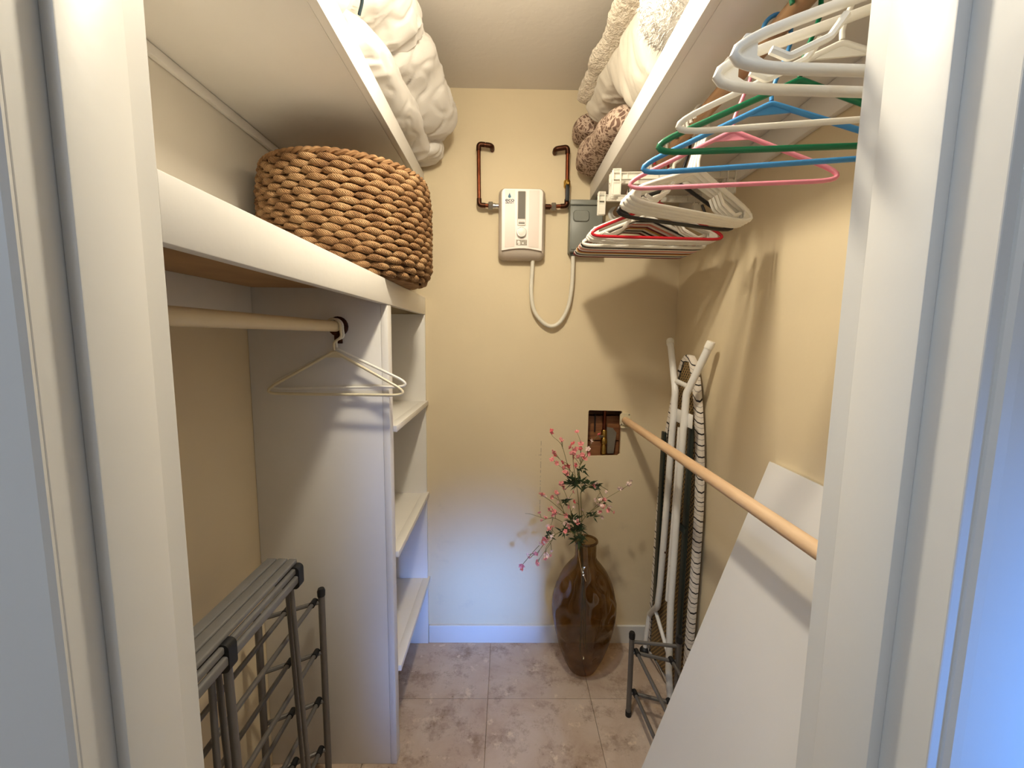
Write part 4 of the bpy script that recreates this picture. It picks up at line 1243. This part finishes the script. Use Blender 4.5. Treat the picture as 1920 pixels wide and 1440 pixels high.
FL = {
'top': ([[(0.312, 1.62, 0.562), (0.303, 1.62, 0.701), (0.294, 1.62, 0.791), (0.281, 1.62, 0.872), (0.271, 1.62, 0.926), (0.266, 1.62, 0.996)], [(0.281, 1.62, 0.872), (0.246, 1.629, 0.914), (0.19, 1.638, 0.968)], [(0.263, 1.62, 0.872), (0.249, 1.611, 0.893), (0.199, 1.602, 0.935)], [(0.254, 1.62, 0.908), (0.243, 1.612, 0.937), (0.219, 1.603, 1.009), (0.184, 1.603, 1.043), (0.173, 1.603, 1.063)], [(0.289, 1.62, 0.872), (0.298, 1.627, 0.901), (0.301, 1.633, 1.002), (0.284, 1.633, 1.054)], [(0.297, 1.62, 0.908), (0.302, 1.625, 0.929), (0.331, 1.629, 0.985), (0.355, 1.629, 1.03)], [(0.293, 1.62, 0.912), (0.314, 1.623, 0.947)]],
  [(0.174, 1.603, 1.062), (0.189, 1.637, 0.970), (0.200, 1.602, 0.935), (0.268, 1.617, 1.01), (0.26, 1.617, 0.995), (0.283, 1.625, 0.986), (0.275, 1.612, 0.922), (0.284, 1.633, 1.054), (0.301, 1.633, 1.005), (0.248, 1.622, 0.915), (0.25, 1.612, 0.890), (0.331, 1.629, 0.985), (0.347, 1.629, 1.018), (0.314, 1.623, 0.947), (0.262, 1.617, 0.971)]),
'right': ([[(0.315, 1.6, 0.573), (0.308, 1.6, 0.71), (0.303, 1.6, 0.826), (0.347, 1.6, 0.849), (0.377, 1.6, 0.844), (0.408, 1.6, 0.827)], [(0.309, 1.6, 0.696), (0.326, 1.602, 0.718), (0.351, 1.604, 0.744), (0.389, 1.604, 0.78), (0.461, 1.604, 0.826), (0.494, 1.604, 0.848)], [(0.369, 1.6, 0.835), (0.397, 1.602, 0.781), (0.417, 1.604, 0.74)], [(0.325, 1.6, 0.719), (0.365, 1.602, 0.723)], [(0.351, 1.6, 0.742), (0.374, 1.593, 0.765)]],
  [(0.359, 1.6, 0.853), (0.406, 1.6, 0.820), (0.396, 1.601, 0.786), (0.461, 1.604, 0.826), (0.494, 1.604, 0.849), (0.417, 1.603, 0.741), (0.374, 1.594, 0.765)]),
'left': ([[(0.306, 1.6, 0.573), (0.297, 1.6, 0.637), (0.265, 1.6, 0.7), (0.19, 1.6, 0.772), (0.146, 1.6, 0.803)], [(0.247, 1.6, 0.718), (0.208, 1.598, 0.728), (0.173, 1.596, 0.742)], [(0.238, 1.6, 0.727), (0.221, 1.604, 0.77), (0.208, 1.609, 0.8)], [(0.27, 1.6, 0.691), (0.261, 1.61, 0.75), (0.253, 1.62, 0.778), (0.225, 1.62, 0.841)], [(0.248, 1.6, 0.682), (0.197, 1.609, 0.705), (0.163, 1.618, 0.698), (0.106, 1.618, 0.716), (0.08, 1.618, 0.719)], [(0.283, 1.6, 0.669), (0.287, 1.601, 0.687)]],
  [(0.145, 1.6, 0.803), (0.155, 1.6, 0.796), (0.173, 1.597, 0.742), (0.163, 1.617, 0.700), (0.209, 1.608, 0.800), (0.225, 1.62, 0.842), (0.232, 1.62, 0.825), (0.253, 1.619, 0.778), (0.259, 1.611, 0.751), (0.246, 1.6, 0.720), (0.244, 1.6, 0.684), (0.287, 1.6, 0.688), (0.204, 1.598, 0.729)]),
'low': ([[(0.296, 1.58, 0.589), (0.292, 1.57, 0.639), (0.244, 1.57, 0.674), (0.189, 1.57, 0.647), (0.139, 1.57, 0.611), (0.068, 1.57, 0.524)], [(0.164, 1.57, 0.629), (0.143, 1.565, 0.6), (0.12, 1.561, 0.573)], [(0.198, 1.57, 0.651), (0.189, 1.561, 0.643), (0.161, 1.551, 0.607), (0.166, 1.551, 0.576)], [(0.194, 1.57, 0.649), (0.176, 1.561, 0.616), (0.124, 1.551, 0.545)], [(0.189, 1.57, 0.647), (0.178, 1.569, 0.678), (0.192, 1.569, 0.732)]],
  [(0.068, 1.57, 0.525), (0.072, 1.569, 0.515), (0.139, 1.569, 0.612), (0.146, 1.57, 0.618), (0.164, 1.568, 0.632), (0.191, 1.567, 0.645), (0.178, 1.568, 0.676), (0.120, 1.562, 0.573), (0.166, 1.552, 0.575), (0.124, 1.552, 0.545), (0.160, 1.567, 0.636)])}
LEAF = {'top': [((0.270, 1.62, 0.850), 13, 0.045), ((0.296, 1.62, 0.850), 13, 0.045), ((0.305, 1.622, 0.900), 5, 0.03)],
        'right': [((0.330, 1.60, 0.845), 8, 0.03), ((0.365, 1.60, 0.838), 6, 0.025), ((0.345, 1.60, 0.722), 5, 0.028), ((0.40, 1.60, 0.78), 3, 0.02)],
        'left': [((0.268, 1.60, 0.695), 12, 0.05), ((0.285, 1.60, 0.655), 14, 0.05), ((0.240, 1.61, 0.770), 6, 0.03)],
        'low': [((0.235, 1.57, 0.665), 8, 0.03), ((0.288, 1.57, 0.632), 12, 0.045), ((0.178, 1.57, 0.650), 5, 0.022)]}
FLAB = {'top': ('tallest artificial sprig with rose-pink blossoms in the vase', ('petal_red', 'petal_pink', 'petal_pink')),
        'right': ('artificial sprig with pale blossoms arching to the right of the vase', ('petal_pale', 'petal_pale', 'petal_pink')),
        'left': ('bushy artificial sprig with pink blossoms fanning left above the vase', ('petal_pink', 'petal_pale', 'petal_pink')),
        'low': ('artificial sprig with pink blossoms drooping low left over the vase rim', ('petal_pink', 'petal_pink', 'petal_pale'))}
def blossom_mesh(mat):
    m = MB()
    for k in range(5):
        a = 2 * PI * k / 5
        d = Vector((math.cos(a), math.sin(a), 0.35)); s_ = Vector((-math.sin(a), math.cos(a), 0))
        u = Vector((0, 0, 1))
        m.add([d * 0.0008, d * 0.005 + s_ * 0.0038, d * 0.0088 + u * 0.0012, d * 0.005 - s_ * 0.0038, d * 0.005 + u * 0.0016], [(0, 1, 4), (1, 2, 4), (2, 3, 4), (3, 0, 4)])
    for k in range(3):
        a = 2 * PI * k / 3 + 0.4
        d = Vector((math.cos(a), math.sin(a), 1.1)); s_ = Vector((-math.sin(a), math.cos(a), 0))
        m.add([d * 0.0008, d * 0.0034 + s_ * 0.0028, d * 0.0062, d * 0.0034 - s_ * 0.0028], [(0, 1, 2), (0, 2, 3)])
    m.ball((0, 0, 0.0005), (0.0018, 0.0018, 0.003), 6, 4)
    return m
bl_me = {}
for key, (stems, bl) in FL.items():
    lab, mats = FLAB[key]
    root = stems[0][0]
    base = {'top': (0.332, 1.662, 0.06), 'right': (0.352, 1.650, 0.10), 'left': (0.328, 1.655, 0.09), 'low': (0.341, 1.645, 0.12)}[key]
    t = thing('flower_sprig', lab, 'flower', base, 'artificial sprigs in the brown vase')
    for i, st in enumerate(stems):
        pts = [Vector(p) for p in st]
        if i == 0:
            pts = [Vector(base), Vector(((base[0] + 0.330) / 2, 1.655, 0.35)), Vector((pts[0].x * 0.4 + 0.196, 1.645, 0.555)), Vector((pts[0].x, 1.636, 0.605))] + pts[1:]
        path = bez(pts, 5)
        r0 = 0.0026 if i == 0 else 0.0014
        n = len(path)
        build('stem', MB().tube(path, [r0 * (1 - 0.6 * j / n) for j in range(n)], 5), 'stem', t)
    extra = []
    for st in stems[1:] + stems[:1]:
        for _ in range(3):
            k = random.randrange(1, len(st))
            a0 = Vector(st[k - 1]).lerp(Vector(st[k]), random.uniform(0.3, 0.9))
            if a0.z < 0.66 and key != 'low':
                continue
            d = (Vector(st[k]) - Vector(st[k - 1])).normalized() + Vector((random.uniform(-1, 1), random.uniform(-.6, .6), random.uniform(-.5, .9)))
            a1 = a0 + d.normalized() * random.uniform(0.018, 0.042)
            build('stem', MB().tube([a0, (a0 + a1) / 2 + Vector((0, 0, 0.003)), a1], 0.0010, 4), 'stem', t)
            extra.append(tuple(a1))
    lm = MB()
    for (c, n, L) in LEAF[key]:
        for _ in range(int(n * 2.2)):
            a = random.uniform(0, 2 * PI)
            d = Vector((math.cos(a), math.sin(a) * 0.7, random.uniform(-0.5, 1.3))).normalized()
            p = Vector(c) + Vector((random.uniform(-1, 1), random.uniform(-1, 1), random.uniform(-1, 1))) * 0.010
            s_ = d.cross(Vector((0.3, 1, 0.2))).normalized()
            l = L * random.uniform(0.6, 1.35)
            w = 0.0042
            b = Vector((0, 0, -0.15 * l))
            lm.add([p, p + d * l * 0.4 + s_ * w, p + d * l + b, p + d * l * 0.4 - s_ * w], [(0, 1, 2), (0, 2, 3)])
    o = build('leaves', lm, 'leaf', t, recalc=False)
    o['kind'] = 'stuff'
    for i, p in enumerate(bl + extra):
        mt = mats[i % 3]
        if key == 'top' and i in (11, 12):
            mt = 'petal_pale'
        if mt not in bl_me:
            o = build('blossom', blossom_mesh(mt), mt, t, local=True, recalc=False)
            bl_me[mt] = o.data
        else:
            o = bpy.data.objects.new('blossom', bl_me[mt]); COL.objects.link(o); o.parent = t
        o.location = Vector(p) - Vector(base)
        o.rotation_euler = (random.uniform(0.2, 1.9), random.uniform(-0.6, 0.6), random.uniform(0, 6.28))
        sc = random.uniform(1.2, 1.9) * (0.75 if i >= len(bl) else 1.0); o.scale = (sc, sc, sc)

# ------------------------------------------------------------------ ironing board in the corner
IB = thing('ironing_board', 'ironing board with striped cover standing upright in the right back corner', 'ironing board', (0.70, 1.58, 0))
YC = 1.585
def ix(z, y=1.585): return 0.702 + 0.018 * z / 1.37 - (y - 1.43) * 0.13
def outline(ins):
    pts = []
    H, zt = 0.155 - ins, 1.372 - ins
    zb = 0.012 + ins
    prof_ = [(1.0, zb), (1.0, 0.30), (1.0, 0.62), (0.97, 0.80), (0.90, 0.94), (0.78, 1.07), (0.62, 1.19), (0.46, 1.28), (0.28, 1.345), (0.12, 1.370), (0.0, 1.374)]
    left = []
    for f, z in prof_:
        z = min(z, zt) if f > 0.001 else zt
        hw = max(0.0, 0.155 * f - ins * (1 if f > 0.3 else f / 0.3))
        left.append((hw, z))
    pts = [(YC - h, z) for h, z in left] + [(YC + h, z) for h, z in reversed(left[:-1])]
    return pts
o1, o2 = outline(0.0), outline(0.026)
n = len(o1)
vs = [(ix(z, y_) - 0.014, y_, z) for y_, z in o2] + [(ix(z, y_) - 0.014, y_ * 1.0, z) for y_, z in outline(0.006)] + [(ix(z, y_) - 0.004, y_, z) for y_, z in o1] + [(ix(z, y_) + 0.008, y_, z) for y_, z in outline(0.004)]
fs = []
for a_ in range(3):
    for i in range(n):
        j = (i + 1) % n
        fs.append((a_ * n + i, a_ * n + j, (a_ + 1) * n + j, (a_ + 1) * n + i))
fs.append(tuple(3 * n + i for i in range(n)))
build('cover', MB().add(vs, fs), 'stripes', IB, angle=60)
o3 = outline(0.030)
vs = [(ix(z, y_) - 0.011, y_, z) for y_, z in o3] + [(ix(z, y_) - 0.003, y_, z) for y_, z in o3]
build('mesh_deck', MB().add(vs, [tuple(range(n)), tuple(range(2 * n - 1, n - 1, -1))] + [(i, (i + 1) % n, (i + 1) % n + n, i + n) for i in range(n)]), 'mesh', IB, smooth=False)
# dark support rail and cross strap under the deck
build('rail', MB().box((0.663, 1.450, 0.20), (0.674, 1.484, 1.12), 0.003), 'dark_green', IB)
build('rail', MB().box((0.645, 1.655, 0.30), (0.655, 1.690, 1.05), 0.003), 'dark_green', IB)
build('strap', MB().box((0.656, 1.445, 0.715), (0.664, 1.60, 0.740), 0.002), 'dark_green', IB)
XT = 0.640
def leg(pts, r=0.0130):
    return build('leg', MB().tube(fillet(pts, 0.06, 8), r, 12), 'iron_leg', IB)
l1 = leg([(0.675 - 0.004, 1.715, 1.425), (XT + 0.004, 1.568, 1.235), (XT, 1.575, 0.85), (XT, 1.600, 0.42), (XT, 1.615, 0.32), (0.655, 1.735, 0.20)])
l2 = leg([(0.694, 1.415, 1.420), (XT + 0.004, 1.470, 1.235), (XT, 1.480, 0.85), (XT - 0.006, 1.475, 0.42), (XT - 0.004, 1.462, 0.16), (XT + 0.004, 1.44, 0.012)])
l3 = leg([(XT + 0.012, 1.525, 1.10), (XT + 0.010, 1.528, 0.80), (XT + 0.006, 1.535, 0.40)], 0.009)
build('crossbar', MB().tube([(XT + 0.010, 1.575, 1.270), (XT + 0.008, 1.468, 1.262)], 0.009, 10), 'iron_leg', IB)
build('crossbar', MB().tube([(0.648, 1.66, 0.275), (XT - 0.002, 1.462, 0.205)], 0.008, 10), 'iron_leg', IB)
build('plate', MB().box((XT + 0.012, 1.435, 1.115), (XT + 0.018, 1.580, 1.165), 0.002), 'iron_leg', IB)
for p, d_ in (((0.671, 1.715, 1.425), (0.031, 0.147, 0.19)), ((0.694, 1.415, 1.420), (0.05, -0.055, 0.185))):
    p = Vector(p); d_ = Vector(d_).normalized()
    build('end_cap', MB().tube([p - d_ * 0.022, p - d_ * 0.002, p + d_ * 0.003], [0.0152, 0.0152, 0.0130], 14), 'p_white', IB)
for p in ((XT - 0.0125, 1.535, 0.60), (XT - 0.0125, 1.480, 0.575)):
    build('rivet', MB().lathe([(0.0042, p[0]), (0.0036, p[0] - 0.003), (0.0012, p[0] - 0.004)], (0, p[1], p[2]), 10, 'X'), 'copper_dark', IB)
build('foot', MB().ball((0.640, 1.735, 0.022), (0.024, 0.022, 0.021), 12, 8), 'rubber', IB)
build('foot_stay', MB().tube(fillet([(0.652, 1.735, 0.20), (0.644, 1.735, 0.10), (0.640, 1.735, 0.035)], 0.03, 4), 0.010, 10), 'iron_leg', IB)

# ------------------------------------------------------------------ grey shoe racks
def rack(name, label, fa, ra, ztop_f, ztop_r, tiers, ynear, rail_f, brace=None, yawnear=0.0, dx=0.0):
    """two end frames joined by rails running toward the door"""
    t = thing(name, label, 'shoe rack', (fa[0], fa[1], 0), 'grey metal shoe racks')
    fa, ra = Vector((*fa, 0)), Vector((*ra, 0))
    dy = Vector((dx, ynear - fa.y, 0))
    for sh in (Vector((0, 0, 0)), dy):
        for b, zt in ((fa, ztop_f), (ra, ztop_r)):
            p = b + sh
            po = build('post', MB().tube([p + Vector((0, 0, 0.012)), p + Vector((0, 0, zt - 0.02))], 0.0098, 12), 'rack', t)
            build('cap', MB().lathe([(0.0112, zt - 0.024), (0.0118, zt - 0.008), (0.009, zt)], (p.x, p.y, 0), 12), 'rubber', po)
            build('foot_cap', MB().lathe([(0.0112, 0.001), (0.0115, 0.02)], (p.x, p.y, 0), 12), 'rubber', po)
        for z in tiers:
            build('end_bar', MB().tube([fa + sh + Vector((0, 0, z)), ra + sh + Vector((0, 0, z))], 0.0065, 8), 'rack', t)
    if brace:
        build('end_bar', MB().tube([fa + Vector((0, 0, brace[0])), ra + Vector((0, 0, brace[1]))], 0.0065, 8), 'rack', t)
    for z in tiers:
        for f in rail_f:
            p = fa.lerp(ra, f) + Vector((0, 0, z + 0.003))
            rl = build('rail', MB().tube([p, p + dy], 0.0066, 10), 'rack', t)
            d_ = dy.normalized()
            build('clip', MB().tube([p - d_ * 0.010, p + d_ * 0.014], 0.0096, 10), 'rubber', rl)
    return t
rack('shoe_rack', 'grey tubular shoe rack against the left wall under the rod', (-0.561, 1.20), (-0.705, 1.115), 0.660, 0.632, (0.617, 0.450, 0.285, 0.114), 0.60, (0.13, 0.56))
rack('shoe_rack', 'low grey tubular shoe rack on the right behind the leaning white board', (0.477, 1.43), (0.632, 1.378), 0.344, 0.368, (0.265, 0.098), 0.82, (0.12, 0.86), brace=(0.306, 0.328), dx=0.04)

t = thing('folding_rack', 'folded grey slatted rack standing in front of the left shoe rack', 'rack', (-0.53, 0.8, 0))
for (x_, z_, w, h_, dyy) in ((-0.600, 0.851, 0.013, 0.006, 0.0), (-0.572, 0.851, 0.013, 0.006, 0.0), (-0.5465, 0.850, 0.011, 0.006, 0.0), (-0.536, 0.832, 0.006, 0.008, 0.0), (-0.530, 0.811, 0.006, 0.010, 0.0)):
    build('slat', MB().rrloft([(x_ - w + 0.003, x_ + w - 0.003, z_ - h_ + 0.002, z_ + h_ - 0.002, 0.002, 1.024), (x_ - w, x_ + w, z_ - h_, z_ + h_, 0.004, 1.020), (x_ - w, x_ + w, z_ - h_, z_ + h_, 0.004, 0.505), (x_ - w + 0.003, x_ + w - 0.003, z_ - h_ + 0.002, z_ + h_ - 0.002, 0.002, 0.501)], 3), 'rack_slat', t)
for yy in (1.012, 0.745):
    build('bracket', MB().rrloft([(-0.585, -0.5215, 0.785, 0.844, 0.012, yy + 0.012), (-0.585, -0.5215, 0.785, 0.844, 0.012, yy - 0.012)]), 'rubber', t)
for a_, b_, r_ in (((-0.563, 1.016, 0.79), (-0.535, 1.016, 0.004), 0.0056), ((-0.545, 1.004, 0.79), (-0.510, 1.000, 0.004), 0.0060),
                   ((-0.563, 0.757, 0.79), (-0.552, 0.775, 0.004), 0.0064), ((-0.560, 0.735, 0.79), (-0.548, 0.715, 0.004), 0.0064), ((-0.536, 0.747, 0.79), (-0.508, 0.735, 0.004), 0.0085)):
    lg = build('leg', MB().tube([a_, b_], r_, 10), 'rack', t)
    build('foot_cap', MB().tube([Vector(b_) + Vector((0, 0, 0.018)), Vector(b_) - Vector((0, 0, 0.003))], r_ + 0.0015, 10), 'rubber', lg)

# ------------------------------------------------------------------ white board leaning on the right wall
a_, b_ = Vector((0.360, 0, 0.001)), Vector((0.7165, 0, 1.097))
d_ = (b_ - a_).normalized(); nrm = Vector((d_.z, 0, -d_.x)) * 0.016
t = thing('leaning_board', 'wide white laminate board leaning against the right wall', 'board', (0.45, 0.8, 0))
poly = [(a_.x, a_.z), (b_.x, b_.z), (b_.x + nrm.x, b_.z + nrm.z), (a_.x + nrm.x, max(0.001, a_.z + nrm.z))]
poly = [(x_, z_ + 0.0055) for x_, z_ in poly]
build('panel', MB().prism(poly, 1.092 - 0.478, 'Y', 0.478), 'laminate', t, smooth=False)
sh = [(x_, z_) for x_, z_ in poly]
build('edge_band', MB().prism([(poly[0][0] + 0.0004, poly[0][1] + 0.002), (poly[1][0] + 0.0002, poly[1][1] - 0.001), (poly[2][0] - 0.0004, poly[2][1] - 0.001), (poly[3][0] - 0.0002, poly[3][1] + 0.002)], 0.0012, 'Y', 1.0921), 'white', t, smooth=False)
